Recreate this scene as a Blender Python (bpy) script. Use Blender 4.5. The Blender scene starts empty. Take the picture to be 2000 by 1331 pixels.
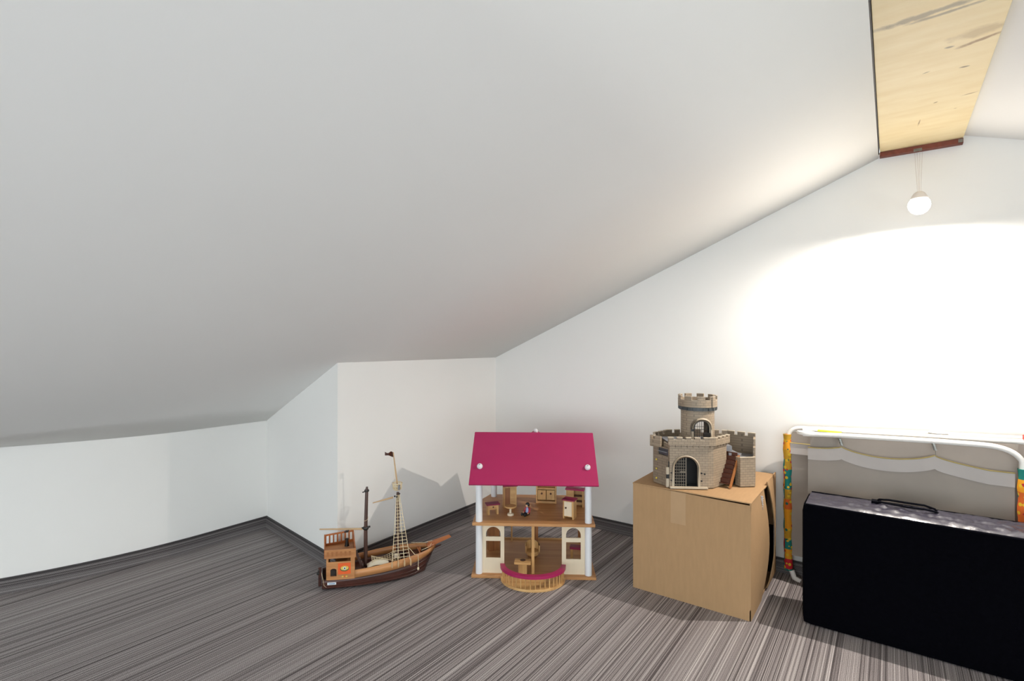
import bpy, math, random
from math import sin, cos, pi, sqrt, atan2, radians
from mathutils import Matrix, Vector

random.seed(4)
S = bpy.context.scene
COL = S.collection
# ------------------------------------------------------------------ camera, world, lights
F = 1014.0                       # focal length in pixels of the 2000 px wide frame
YAW = radians(36.1)              # view direction, turned left from the ridge direction (+Y)
cam_d = bpy.data.cameras.new('camera'); cam = bpy.data.objects.new('camera', cam_d); COL.objects.link(cam)
cam_d.sensor_width = 36.0; cam_d.lens = 36.0 * F / 2000.0; cam_d.clip_start = 0.02
cam.location = (0, 0, 1.0); cam.rotation_euler = (pi/2, 0, YAW)
S.camera = cam
S.view_settings.view_transform = 'Standard'; S.view_settings.look = 'None'
S.view_settings.exposure = 0.0; S.view_settings.gamma = 1.0; S.view_settings.use_curve_mapping = False

w = bpy.data.worlds.new('world'); S.world = w; w.use_nodes = True
w.node_tree.nodes['Background'].inputs[0].default_value = (0.86, 0.95, 1.0, 1)
w.node_tree.nodes['Background'].inputs[1].default_value = 3.75

BULB = Vector((0.081, 2.31, 1.476))
def light(name, kind, loc, energy, color, rot=(0,0,0), **kw):
    l = bpy.data.lights.new(name, kind); l.energy = energy; l.color = color
    for k, v in kw.items(): setattr(l, k, v)
    o = bpy.data.objects.new(name, l); COL.objects.link(o); o.location = loc; o.rotation_euler = rot
    return o
light('bulb_light', 'SPOT', (BULB.x, BULB.y, BULB.z-0.037), 61.0, (1.0, 0.93, 0.85), (0,0,0), spot_size=radians(179), spot_blend=0.62, shadow_soft_size=0.007)

# ------------------------------------------------------------------ coordinates
cY, sY = cos(YAW), sin(YAW)
def c2w(x, d, z=0.0):            # camera right / camera depth -> room coordinates
    return Vector((x*cY - d*sY, x*sY + d*cY, z))

# ------------------------------------------------------------------ materials
def newmat(name):
    m = bpy.data.materials.new(name); m.use_nodes = True
    nt = m.node_tree; return m, nt, nt.nodes['Principled BSDF']
def L(c):
    return tuple(((v/255.0)/12.92 if v/255.0 <= 0.04045 else ((v/255.0+0.055)/1.055)**2.4) for v in c) + (1,)
def N(nt, t, **kw):
    n = nt.nodes.new(t)
    for k, v in kw.items(): setattr(n, k, v)
    return n
def setin(n, **kw):
    for k, v in kw.items(): n.inputs[k].default_value = v
def plain(name, rgb, rough=0.5, var=0.06, scale=30, bump=0.0, bscale=200, metallic=0, spec=0.5, stretch=(1,1,1), sheen=0):
    m, nt, b = newmat(name)
    tc = N(nt, 'ShaderNodeTexCoord'); mp = N(nt, 'ShaderNodeMapping'); mp.inputs['Scale'].default_value = stretch
    nt.links.new(tc.outputs['Object'], mp.inputs[0])
    no = N(nt, 'ShaderNodeTexNoise'); setin(no, Scale=scale, Detail=4.0)
    nt.links.new(mp.outputs[0], no.inputs['Vector'])
    mr = N(nt, 'ShaderNodeMapRange'); mr.inputs[1].default_value = .3; mr.inputs[2].default_value = .7
    mr.inputs[3].default_value = 1-var; mr.inputs[4].default_value = 1+var
    nt.links.new(no.outputs[0], mr.inputs[0])
    c = L(rgb)
    mx = N(nt, 'ShaderNodeVectorMath', operation='SCALE'); mx.inputs[0].default_value = c[:3]
    nt.links.new(mr.outputs[0], mx.inputs['Scale']); nt.links.new(mx.outputs[0], b.inputs['Base Color'])
    setin(b, Roughness=rough, Metallic=metallic); b.inputs['Specular IOR Level'].default_value = spec
    if bump:
        n2 = N(nt, 'ShaderNodeTexNoise'); setin(n2, Scale=bscale, Detail=3.0); nt.links.new(mp.outputs[0], n2.inputs['Vector'])
        bp = N(nt, 'ShaderNodeBump'); setin(bp, Strength=bump, Distance=0.002)
        nt.links.new(n2.outputs[0], bp.inputs['Height']); nt.links.new(bp.outputs[0], b.inputs['Normal'])
    return m
def wood(name, dark, light_, axis=0, scale=18, rough=0.45):
    m, nt, b = newmat(name)
    tc = N(nt, 'ShaderNodeTexCoord'); mp = N(nt, 'ShaderNodeMapping')
    s = [1, 1, 1]; s[axis] = .07; mp.inputs['Scale'].default_value = s
    nt.links.new(tc.outputs['Object'], mp.inputs[0])
    no = N(nt, 'ShaderNodeTexNoise'); setin(no, Scale=scale*6, Detail=5.0, Roughness=.6)
    nt.links.new(mp.outputs[0], no.inputs['Vector'])
    cr = N(nt, 'ShaderNodeValToRGB'); cr.color_ramp.elements[0].position = .32; cr.color_ramp.elements[1].position = .66
    cr.color_ramp.elements[0].color = L(dark); cr.color_ramp.elements[1].color = L(light_)
    nt.links.new(no.outputs[0], cr.inputs[0]); nt.links.new(cr.outputs[0], b.inputs['Base Color'])
    setin(b, Roughness=rough)
    return m

def woven(name, vert=False, tint=(1,1,1), bright=1.0):
    """striped woven vinyl; stripes run along Y (floor) or along the skirting's length (vert)"""
    m, nt, b = newmat(name)
    tc = N(nt, 'ShaderNodeTexCoord'); sp = N(nt, 'ShaderNodeSeparateXYZ'); nt.links.new(tc.outputs['Object'], sp.inputs[0])
    if vert:
        ac = sp.outputs['Z']; ad = N(nt, 'ShaderNodeMath', operation='ADD')
        nt.links.new(sp.outputs['X'], ad.inputs[0]); nt.links.new(sp.outputs['Y'], ad.inputs[1]); al = ad.outputs[0]
    else:
        ac = sp.outputs['X']; al = sp.outputs['Y']
    def stripe(sa, sl, detail, off):
        a = N(nt, 'ShaderNodeMath', operation='MULTIPLY'); a.inputs[1].default_value = sa; nt.links.new(ac, a.inputs[0])
        l = N(nt, 'ShaderNodeMath', operation='MULTIPLY'); l.inputs[1].default_value = sl; nt.links.new(al, l.inputs[0])
        cb = N(nt, 'ShaderNodeCombineXYZ'); nt.links.new(a.outputs[0], cb.inputs[0]); nt.links.new(l.outputs[0], cb.inputs[1]); cb.inputs[2].default_value = off
        n = N(nt, 'ShaderNodeTexNoise'); setin(n, Scale=1.0, Detail=detail, Roughness=.6); nt.links.new(cb.outputs[0], n.inputs['Vector'])
        return n.outputs[0]
    def math(op, a, bb):
        n = N(nt, 'ShaderNodeMath', operation=op)
        for i, v in enumerate((a, bb)):
            if isinstance(v, (int, float)): n.inputs[i].default_value = v
            else: nt.links.new(v, n.inputs[i])
        return n.outputs[0]
    s1 = stripe(38, .02, 1.0, 0.3)       # broad bands
    s2 = stripe(300, .05, 1.0, 4.0)      # yarns
    s3 = stripe(420, 420, 1.0, 9.0)      # woven fleck
    dots = math('SINE', math('MULTIPLY', al, 900.0), 0)
    rows = math('SINE', math('MULTIPLY', ac, 620.0), 0)
    d = math('MULTIPLY', math('MULTIPLY', dots, rows), .07)
    v = math('ADD', math('MULTIPLY', math('SUBTRACT', s1, .5), .22), math('MULTIPLY', math('SUBTRACT', s2, .5), .75))
    v = math('ADD', v, math('MULTIPLY', math('SUBTRACT', s3, .5), .55))
    s4 = stripe(75, .01, 2.0, 14.0); s5 = stripe(95, .01, 2.0, 21.0)
    def line(sig, wd, amt):
        a = math('ABSOLUTE', math('SUBTRACT', sig, .5), 0)
        return math('MULTIPLY', math('LESS_THAN', a, wd), amt)
    v = math('ADD', v, line(s4, .018, -.30)); v = math('ADD', v, line(s5, .012, .20))
    v = math('ADD', v, d); v = math('ADD', v, .53)
    cr = N(nt, 'ShaderNodeValToRGB'); e = cr.color_ramp.elements
    def cc(c): c = L(c); return (c[0]*bright*tint[0], c[1]*bright*tint[1], c[2]*bright*tint[2], 1)
    e[0].position = .12; e[0].color = cc((62, 56, 56)); e[1].position = .92; e[1].color = cc((205, 199, 196))
    k = e.new(.38); k.color = cc((112, 104, 104)); k = e.new(.6); k.color = cc((152, 144, 143))
    nt.links.new(v, cr.inputs[0]); nt.links.new(cr.outputs[0], b.inputs['Base Color'])
    setin(b, Roughness=.62); b.inputs['Specular IOR Level'].default_value = .3
    bp = N(nt, 'ShaderNodeBump'); setin(bp, Strength=.35, Distance=.0015); nt.links.new(v, bp.inputs['Height']); nt.links.new(bp.outputs[0], b.inputs['Normal'])
    return m
def stone(name, base, mortar, bw=.016, bh=.0075):
    m, nt, b = newmat(name)
    tc = N(nt, 'ShaderNodeTexCoord'); sp = N(nt, 'ShaderNodeSeparateXYZ'); nt.links.new(tc.outputs['Object'], sp.inputs[0])
    ad = N(nt, 'ShaderNodeMath', operation='ADD'); nt.links.new(sp.outputs['X'], ad.inputs[0]); nt.links.new(sp.outputs['Y'], ad.inputs[1])
    cb = N(nt, 'ShaderNodeCombineXYZ'); nt.links.new(ad.outputs[0], cb.inputs[0]); nt.links.new(sp.outputs['Z'], cb.inputs[1])
    br = N(nt, 'ShaderNodeTexBrick'); nt.links.new(cb.outputs[0], br.inputs['Vector'])
    c = L(base); c2 = tuple(v*.84 for v in c[:3]) + (1,)
    br.inputs['Color1'].default_value = c; br.inputs['Color2'].default_value = c2; br.inputs['Mortar'].default_value = L(mortar)
    setin(br, Scale=1.0); br.inputs['Mortar Size'].default_value = .0007
    br.inputs['Brick Width'].default_value = bw; br.inputs['Row Height'].default_value = bh
    nt.links.new(br.outputs[0], b.inputs['Base Color']); setin(b, Roughness=.5)
    bp = N(nt, 'ShaderNodeBump'); setin(bp, Strength=.3, Distance=.001); bp.invert = True
    nt.links.new(br.outputs['Fac'], bp.inputs['Height']); nt.links.new(bp.outputs[0], b.inputs['Normal'])
    return m
def beam_wood():
    m, nt, b = newmat('beam_board')
    tc = N(nt, 'ShaderNodeTexCoord')
    mp = N(nt, 'ShaderNodeMapping'); mp.inputs['Scale'].default_value = (9, 34, 10); nt.links.new(tc.outputs['Object'], mp.inputs[0])
    no = N(nt, 'ShaderNodeTexNoise'); setin(no, Scale=1.0, Detail=4.0); nt.links.new(mp.outputs[0], no.inputs['Vector'])
    cr = N(nt, 'ShaderNodeValToRGB'); cr.color_ramp.elements[0].position = .3; cr.color_ramp.elements[1].position = .75
    cr.color_ramp.elements[0].color = L((229, 207, 158)); cr.color_ramp.elements[1].color = L((237, 219, 176))
    nt.links.new(no.outputs[0], cr.inputs[0]); col = cr.outputs[0]
    wn = N(nt, 'ShaderNodeTexNoise'); setin(wn, Scale=40.0, Detail=5.0); nt.links.new(tc.outputs['Object'], wn.inputs['Vector'])
    def spot(px0, py0, px1, py1, wid, dark, amt):
        nonlocal col
        def P(px, py):
            dx = (px-1000)/F; t = (1.73-1)/((665.5-py)/F)
            return c2w(dx*t, t)
        a, bb = P(px0, py0), P(px1, py1); cx, cy = (a.x+bb.x)/2, (a.y+bb.y)/2
        ln = max((bb-a).length/2, .004); an = atan2(bb.y-a.y, bb.x-a.x)
        mp = N(nt, 'ShaderNodeMapping'); mp.vector_type = 'TEXTURE'
        mp.inputs['Location'].default_value = (cx, cy, 0); mp.inputs['Rotation'].default_value = (0, 0, an)
        mp.inputs['Scale'].default_value = (ln, wid, 1000)
        nt.links.new(tc.outputs['Object'], mp.inputs[0])
        le = N(nt, 'ShaderNodeVectorMath', operation='LENGTH'); nt.links.new(mp.outputs[0], le.inputs[0])
        ad = N(nt, 'ShaderNodeMath', operation='MULTIPLY_ADD'); ad.inputs[1].default_value = 1.8; nt.links.new(wn.outputs[0], ad.inputs[0]); nt.links.new(le.outputs['Value'], ad.inputs[2])
        mr = N(nt, 'ShaderNodeMapRange'); mr.inputs[1].default_value = 1.5; mr.inputs[2].default_value = 2.3; mr.inputs[3].default_value = amt; mr.inputs[4].default_value = 0
        nt.links.new(ad.outputs[0], mr.inputs[0])
        mx = N(nt, 'ShaderNodeMix', data_type='RGBA'); nt.links.new(mr.outputs[0], mx.inputs['Factor']); nt.links.new(col, mx.inputs['A']); mx.inputs['B'].default_value = L(dark)
        col = mx.outputs['Result']
    grey = (138, 128, 110); brown = (128, 88, 44)
    spot(1700, 66, 1960, -20, .011, grey, .8)
    spot(1780, 48, 1930, 0, .006, (110, 102, 92), .7)
    spot(1880, 92, 1960, 62, .007, brown, .8)
    spot(1860, 78, 1975, 45, .02, (176, 150, 104), .6)
    spot(1846, 96, 1862, 92, .004, (120, 110, 95), .8)
    spot(1802, 146, 1818, 140, .003, (130, 112, 84), .8)
    spot(1873, 134, 1892, 130, .004, (120, 104, 80), .9)
    spot(1880, 188, 1906, 181, .0022, brown, .8)
    spot(1823, 203, 1831, 200, .003, brown, .8)
    spot(1862, 214, 1870, 212, .002, brown, .7)
    spot(1793, 246, 1797, 236, .002, brown, .7)
    nt.links.new(col, b.inputs['Base Color']); setin(b, Roughness=.55)
    return m
def patch_fabric():
    """bright patchwork print: square patches in orange, yellow, red, teal with leafy flecks"""
    m, nt, b = newmat('patchwork_print')
    tc = N(nt, 'ShaderNodeTexCoord'); mp = N(nt, 'ShaderNodeMapping'); mp.inputs['Scale'].default_value = (5, 5, 24); nt.links.new(tc.outputs['Object'], mp.inputs[0])
    sn = N(nt, 'ShaderNodeVectorMath', operation='FLOOR'); nt.links.new(mp.outputs[0], sn.inputs[0])
    wn = N(nt, 'ShaderNodeTexWhiteNoise', noise_dimensions='3D'); nt.links.new(sn.outputs[0], wn.inputs['Vector'])
    cr = N(nt, 'ShaderNodeValToRGB'); cr.color_ramp.interpolation = 'CONSTANT'; e = cr.color_ramp.elements
    cols = [(0, (208, 96, 30)), (.22, (188, 142, 30)), (.42, (14, 120, 110)), (.62, (190, 24, 40)), (.82, (225, 150, 20))]
    e[0].position, e[0].color = cols[0][0], L(cols[0][1]); e[1].position, e[1].color = cols[1][0], L(cols[1][1])
    for p, c in cols[2:]: k = e.new(p); k.color = L(c)
    nt.links.new(wn.outputs['Value'], cr.inputs[0])
    vo = N(nt, 'ShaderNodeTexVoronoi'); setin(vo, Scale=55.0); nt.links.new(tc.outputs['Object'], vo.inputs['Vector'])
    gt = N(nt, 'ShaderNodeMath', operation='LESS_THAN'); gt.inputs[1].default_value = .33; nt.links.new(vo.outputs['Distance'], gt.inputs[0])
    cr2 = N(nt, 'ShaderNodeValToRGB'); cr2.color_ramp.interpolation = 'CONSTANT'; e = cr2.color_ramp.elements
    e[0].color = L((214, 176, 40)); e[1].position = .5; e[1].color = L((178, 40, 40)); k = e.new(.75); k.color = L((20, 96, 84))
    nt.links.new(vo.outputs['Color'], cr2.inputs[0])
    mx = N(nt, 'ShaderNodeMix', data_type='RGBA'); nt.links.new(gt.outputs[0], mx.inputs['Factor']); nt.links.new(cr.outputs[0], mx.inputs['A']); nt.links.new(cr2.outputs[0], mx.inputs['B'])
    nt.links.new(mx.outputs['Result'], b.inputs['Base Color']); setin(b, Roughness=.8)
    return m
def emis(name, rgb, st):
    m, nt, b = newmat(name)
    b.inputs['Base Color'].default_value = (1, 1, 1, 1); b.inputs['Emission Color'].default_value = (*rgb, 1); b.inputs['Emission Strength'].default_value = st
    return m

M = {}
M['wall'] = plain('white_paint', (238, 236, 232), .9, .008, 3, .06, 260, spec=.2)
M['ceil'] = plain('white_ceiling_paint', (238, 237, 234), .9, .01, 1.5, .04, 200, spec=.2)
M['floor'] = woven('woven_floor', bright=1.04)
M['skirt'] = woven('woven_skirting', True, bright=.5)
M['skirt_edge'] = plain('dark_edging', (52, 47, 48), .6, .1)
M['beam'] = beam_wood()
M['rust'] = plain('red_primer', (118, 58, 42), .6, .2, 60)
M['steel'] = plain('grey_steel', (120, 118, 112), .4, .2, 80, metallic=.6)
M['card'] = plain('cardboard', (174, 140, 103), .85, .04, 14, .25, 120, stretch=(6, 1, 1), spec=.15)
M['card_shade'] = plain('shaded_cardboard', (92, 70, 50), .9, .08, 14, spec=.1)
M['tape'] = plain('clear_tape', (180, 147, 110), .75, .03, 20)
M['black'] = plain('navy_black_fabric', (6, 6, 10), 1.0, .15, 90, .2, 500, spec=.03)
M['sheen'] = plain('crinkled_navy_nylon', (52, 49, 62), .28, .12, 30, .6, 60, spec=.9)
M['strap'] = plain('black_webbing', (8, 8, 16), .9, .1, 200, spec=.1)
M['tube'] = plain('white_enamel', (236, 232, 226), .25, .01, 10)
M['greyfab'] = plain('taupe_canvas', (158, 148, 139), .8, .05, 8, .4, 14, spec=.2)
M['palefab'] = plain('pale_band', (186, 178, 173), .8, .03, 14, .3, 30, spec=.2)
M['piping'] = plain('yellow_piping', (176, 156, 96), .7, .08, 60)
M['clip'] = plain('grey_spring', (168, 170, 166), .3, .08, 90, metallic=.7)
M['print'] = patch_fabric()
M['red'] = plain('red_tag', (206, 48, 34), .6, .06)
M['lime'] = plain('lime_sticker', (196, 206, 50), .5, .1)
M['magenta'] = plain('magenta_paint', (166, 32, 86), .38, .03, 12)
M['maroon'] = plain('deep_red_paint', (132, 22, 60), .4, .04, 30)
M['whitep'] = plain('white_lacquer', (226, 226, 228), .35, .01, 20)
M['cream'] = plain('pale_birch', (222, 205, 178), .5, .03, 40, stretch=(1, 1, .1))
M['ply'] = wood('plywood', (166, 112, 66), (196, 146, 94), 0, 5)
M['beech'] = wood('beech', (178, 130, 76), (212, 170, 112), 2, 8)
M['beechx'] = wood('beech_flat', (186, 138, 84), (218, 176, 118), 0, 8)
M['dkwood'] = wood('dark_beech', (128, 78, 42), (164, 108, 62), 2, 10)
M['darkknob'] = plain('brown_peg', (78, 44, 28), .5, .1)
M['stone'] = stone('grey_stone_plastic', (160, 142, 120), (122, 107, 90), .021, .0095)
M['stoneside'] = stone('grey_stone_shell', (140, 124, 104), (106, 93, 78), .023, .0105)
M['cap'] = plain('pale_stone_cap', (188, 173, 151), .5, .04, 60)
M['slate'] = plain('slate_plastic', (62, 66, 68), .4, .1, 60)
M['greyp'] = plain('grey_plastic', (126, 126, 130), .4, .06, 60)
M['iron'] = plain('dark_iron_plastic', (30, 27, 25), .4, .1, 60)
M['iron2'] = plain('pewter_plastic', (116, 106, 92), .4, .1, 60)
M['brownp'] = plain('brown_plastic', (76, 37, 23), .35, .08, 60)
M['stringer'] = plain('tan_plastic', (160, 102, 56), .4, .06, 60)
M['yellow'] = plain('yellow_knob', (206, 180, 70), .4, .06, 60)
M['shade_black'] = plain('painted_interior_shade', (12, 11, 12), .7, .1)
M['hull'] = wood('dark_plank_plastic', (52, 27, 22), (84, 46, 36), 0, 8, .35)
M['orange'] = wood('orange_plank_plastic', (164, 106, 60), (198, 142, 90), 0, 6, .4)
M['sprit'] = wood('orange_spar', (158, 86, 40), (186, 110, 56), 0, 6, .4)
M['mast'] = plain('brown_mast', (76, 52, 44), .4, .08, 40)
M['yard'] = plain('tan_spar', (190, 158, 118), .5, .06, 40)
M['rope'] = plain('cream_rope', (224, 206, 170), .7, .05, 200)
M['sail'] = plain('cream_sail', (226, 216, 194), .8, .04, 60, .4, 60)
M['sticker'] = plain('orange_sticker', (226, 96, 40), .4, .05, 60)
M['emblem'] = plain('yellow_emblem', (222, 190, 90), .4, .15, 200)
M['green'] = plain('green_emblem', (66, 92, 60), .4, .1, 200)
M['paper'] = plain('white_label', (222, 226, 230), .4, .02)
M['blue'] = plain('blue_print', (92, 128, 160), .4, .02)
M['skin'] = plain('toy_skin', (222, 172, 136), .45, .02)
M['hair'] = plain('black_hair', (16, 14, 18), .4, .05)
M['jacket'] = plain('red_jacket', (170, 40, 46), .45, .04)
M['shirt'] = plain('pale_blue_shirt', (150, 160, 196), .45, .04)
M['legs'] = plain('black_trousers', (18, 20, 24), .45, .04)
M['bulb'] = emis('lit_bulb', (1.0, .95, .9), 4.0)
M['socket'] = plain('white_lamp_holder', (222, 214, 208), .5, .02)

# ------------------------------------------------------------------ mesh builder
class MB:
    def __init__(s, T=None): s.v = []; s.f = []; s.T = T
    def add(s, vs, fs, T=None):
        o = len(s.v)
        for p in vs:
            p = Vector(p)
            if T is not None: p = T(p) if callable(T) else T @ p
            if s.T is not None: p = s.T @ p
            s.v.append(tuple(p))
        s.f += [tuple(i+o for i in f) for f in fs]
        return s
    def box(s, a, b, T=None):
        (x0, y0, z0), (x1, y1, z1) = a, b
        vs = [(x0,y0,z0),(x1,y0,z0),(x1,y1,z0),(x0,y1,z0),(x0,y0,z1),(x1,y0,z1),(x1,y1,z1),(x0,y1,z1)]
        return s.add(vs, [(0,3,2,1),(4,5,6,7),(0,1,5,4),(1,2,6,5),(2,3,7,6),(3,0,4,7)], T)
    def hexa(s, vs, T=None):      # bottom 4 (ccw) then top 4
        return s.add(vs, [(0,3,2,1),(4,5,6,7),(0,1,5,4),(1,2,6,5),(2,3,7,6),(3,0,4,7)], T)
    def prism(s, poly, z0, z1, T=None):
        n = len(poly)
        vs = [(x, y, z0) for x, y in poly] + [(x, y, z1) for x, y in poly]
        fs = [tuple(range(n-1, -1, -1)), tuple(range(n, 2*n))] + [(i, (i+1) % n, n+(i+1) % n, n+i) for i in range(n)]
        return s.add(vs, fs, T)
    def tube(s, pts, r, seg=8, closed=False, T=None, cap=True):
        pts = [Vector(p) for p in pts]; n = len(pts)
        rs = r if isinstance(r, (list, tuple)) else [r]*n
        vs = []; fs = []; prev = None
        for i, p in enumerate(pts):
            a = pts[(i-1) % n] if (closed or i > 0) else p
            b = pts[(i+1) % n] if (closed or i < n-1) else p
            t = (b-a).normalized()
            if prev is None:
                up = Vector((0,0,1)) if abs(t.z) < .9 else Vector((1,0,0))
                u = t.cross(up).normalized()
            else:
                u = (prev - t*prev.dot(t)).normalized()
            prev = u; v = t.cross(u)
            for k in range(seg):
                a_ = 2*pi*k/seg; vs.append(p + u*cos(a_)*rs[i] + v*sin(a_)*rs[i])
        m = n if closed else n-1
        for i in range(m):
            for k in range(seg):
                a0 = i*seg+k; a1 = i*seg+(k+1) % seg; b0 = ((i+1) % n)*seg+k; b1 = ((i+1) % n)*seg+(k+1) % seg
                fs.append((a0, a1, b1, b0))
        if not closed and cap:
            fs.append(tuple(range(seg-1, -1, -1))); fs.append(tuple((n-1)*seg+k for k in range(seg)))
        return s.add(vs, fs, T)
    def lathe(s, prof, c=(0,0,0), seg=24, T=None):
        vs = []; fs = []; n = len(prof)
        for r, z in prof:
            for k in range(seg):
                a = 2*pi*k/seg; vs.append((c[0]+r*cos(a), c[1]+r*sin(a), c[2]+z))
        for i in range(n-1):
            for k in range(seg):
                fs.append((i*seg+k, i*seg+(k+1) % seg, (i+1)*seg+(k+1) % seg, (i+1)*seg+k))
        if prof[0][0] > 1e-6: fs.append(tuple(range(seg-1, -1, -1)))
        if prof[-1][0] > 1e-6: fs.append(tuple((n-1)*seg+k for k in range(seg)))
        return s.add(vs, fs, T)
    def ball(s, c, r, seg=14, sc=(1,1,1), T=None):
        prof = [(max(1e-7, r*sin(pi*i/8)), -r*cos(pi*i/8)) for i in range(9)]
        m = Matrix.Translation(c) @ Matrix.Diagonal((*sc, 1))
        if T is not None: m = T @ m
        return s.lathe(prof, (0,0,0), seg, m)
    def cells(s, xs, fn, y0, y1, T=None):
        """wall in the xz plane, thickness y0..y1, made of columns; fn(x, mid) -> [(zlo, zhi), ...]"""
        for i in range(len(xs)-1):
            a, b = xs[i], xs[i+1]; m = (a+b)/2; e = 1e-6
            for (l0, h0), (l1, h1) in zip(fn(a, m), fn(b, m)):
                if h0-l0 < 1e-6 and h1-l1 < 1e-6: continue
                s.hexa([(a,y0,l0),(b,y0,l1),(b,y1,l1),(a,y1,l0),(a,y0,h0),(b,y0,h1),(b,y1,h1),(a,y1,h0)], T)
        return s
    def build(s, name, mat, parent=None, bevel=0, smooth=False, angle=40):
        me = bpy.data.meshes.new(name); me.from_pydata(s.v, [], s.f); me.update()
        me.materials.append(mat)
        o = bpy.data.objects.new(name, me); COL.objects.link(o)
        if parent: o.parent = parent
        import bmesh
        bm = bmesh.new(); bm.from_mesh(me)
        bmesh.ops.remove_doubles(bm, verts=bm.verts, dist=1e-6)
        bmesh.ops.recalc_face_normals(bm, faces=bm.faces)
        if smooth:
            for f in bm.faces: f.smooth = True
            lim = radians(angle)
            for ed in bm.edges:
                if len(ed.link_faces) == 2 and ed.calc_face_angle(0) > lim: ed.smooth = False
        bm.to_mesh(me); bm.free()
        if bevel:
            b = o.modifiers.new('bevel', 'BEVEL'); b.width = bevel; b.segments = 2; b.limit_method = 'ANGLE'; b.angle_limit = radians(40)
        return o

def tag(o, label=None, cat=None, group=None, kind=None):
    if label: o['label'] = label
    if cat: o['category'] = cat
    if group: o['group'] = group
    if kind: o['kind'] = kind
    return o
def empty(name, loc, rz=0, **kw):
    o = bpy.data.objects.new(name, None); COL.objects.link(o); o.location = loc; o.rotation_euler = (0, 0, rz); o.empty_display_size = .05
    return tag(o, **kw)
def struct(o, label=None): return tag(o, label=label, kind='structure')
def copy_tree(o, parent=None):
    c = o.copy(); COL.objects.link(c); c.parent = parent
    for ch in o.children: copy_tree(ch, c)
    return c

# ------------------------------------------------------------------ the room
XR = 0.10                                   # ridge
def zc(x): return 0.9 + 0.43*(x + 1.938)    # left roof slope
GY = 2.50                                   # gable wall
wa = [(-1.93, 1.368), (-1.946, GY)]         # low wall beside the ship
wb0 = (-2.698, 1.472)
wc = [(-2.698, 1.472)] + [(-2.698 - .288*max(0, 1.15-y)**2, y) for y in [1.3, 1.2, 1.1, 1.0, .9, .8, .7, .6, .5, .4, .3, .2]] + [(-3.03, 0), (-3.2, -.6), (-3.25, -2.4)]
def wall_poly(name, pts, tops, thick, label, z0=0.0, mat=None):
    """vertical wall along a polyline, thickness pushed to the left of travel"""
    mb = MB(); n = len(pts); off = []
    for i in range(n):
        a = Vector(pts[max(i-1, 0)]); b = Vector(pts[min(i+1, n-1)]); t = (b-a).normalized(); nrm = Vector((-t.y, t.x))
        off.append(Vector(pts[i]) + nrm*thick)
    vs = []
    for i in range(n):
        vs += [(*pts[i], z0), (off[i].x, off[i].y, z0), (*pts[i], tops[i]), (off[i].x, off[i].y, tops[i])]
    fs = []
    for i in range(n-1):
        a, b = 4*i, 4*(i+1)
        fs += [(a, b, b+2, a+2), (a+1, a+3, b+3, b+1), (a+2, b+2, b+3, a+3), (a, a+1, b+1, b)]
    fs += [(0, 2, 3, 1), (4*n-4, 4*n-3, 4*n-1, 4*n-2)]
    mb.add(vs, fs)
    o = mb.build(name, mat or M['wall'], smooth=True, angle=25); struct(o, label); return o
# floor slab
struct(MB().box((-3.4, -2.6, -.06), (1.9, 2.62, 0)).build('floor', M['floor']), 'grey striped woven vinyl floor')
# walls (interior faces on the right of travel)
wall_poly('wall_left', list(reversed(wc)), [zc(-2.698)+.02]*0 + [.60]*len(wc), -.08*-1, 'low white knee wall at the far left')
wc_ = MB(); q_ = .08; wc_.hexa([(*wb0, 0), (*wa[0], 0), (wa[0][0], wa[0][1]+q_, 0), (wb0[0], wb0[1]+q_, 0), (*wb0, zc(wb0[0])+.01), (*wa[0], zc(wa[0][0])+.01), (wa[0][0], wa[0][1]+q_, zc(wa[0][0])+.01), (wb0[0], wb0[1]+q_, zc(wb0[0])+.01)])
struct(wc_.build('wall_corner', M['wall']), 'short angled white wall between the two knee walls')
za, zb_ = zc(wa[0][0])+.012, zc(wa[1][0])+.01
wm_ = MB(); wm_.hexa([(*wa[0], 0), (*wa[1], 0), (wa[1][0]-.08, wa[1][1], 0), (wa[0][0]-.08, wa[0][1]+.09, 0), (*wa[0], za), (*wa[1], zb_), (wa[1][0]-.08, wa[1][1], zb_), (wa[0][0]-.08, wa[0][1]+.09, za)])
struct(wm_.build('wall_middle', M['wall']), 'low white wall behind the ship')
# gable wall
g = MB(); pz = [(-2.1, 0), (1.75, 0), (1.75, zc(XR)-.35*(1.75-XR)+.02), (XR, zc(XR)+.02), (-2.1, zc(-2.1)+.02)]
g.prism(pz, 0, .1, Matrix(((1,0,0,0),(0,0,1,GY),(0,1,0,0),(0,0,0,1))))
struct(g.build('wall_right', M['wall']), 'tall white gable wall behind the toys')
struct(MB().box((1.75, .7, 0), (1.83, 2.6, 1.25)).build('light_block_wall', M['wall']), 'added white wall out of view, blocking light from the right')  # unseen wall, added to hold back world light on ceiling and gable
# ceiling, left slope: from the beam down to the knee walls
BX0, BX1, BZ = -0.038, 0.214, 1.732
rows = [GY+.05] + [p[1] for p in wc]
cv = []; cf = []
cols = 7
for i, y in enumerate(rows):
    xe = -2.15 if i == 0 else None
    if i == 0: xe = wc[0][0]; xw = xe; ze = zc(xe)
    else:
        xe = wc[i-1][0]; ze = .571 + .008*min(1, max(0, (.94-y)/.5))
    for k in range(cols):
        if k == cols-1: cv.append((xe-.12*0, y, ze if i else zc(xe)))
        else:
            x = BX0 + (-2.45-BX0)*k/(cols-2)
            cv.append((x, y, zc(x)))
for i in range(len(rows)-1):
    for k in range(cols-1):
        a = i*cols+k; cf.append((a, a+1, a+cols+1, a+cols))
c = MB().add(cv, cf).build('ceiling', M['ceil'], smooth=True, angle=20)
so = c.modifiers.new('thick', 'SOLIDIFY'); so.thickness = .06; so.offset = 1
struct(c, 'white sloping ceiling')
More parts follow.
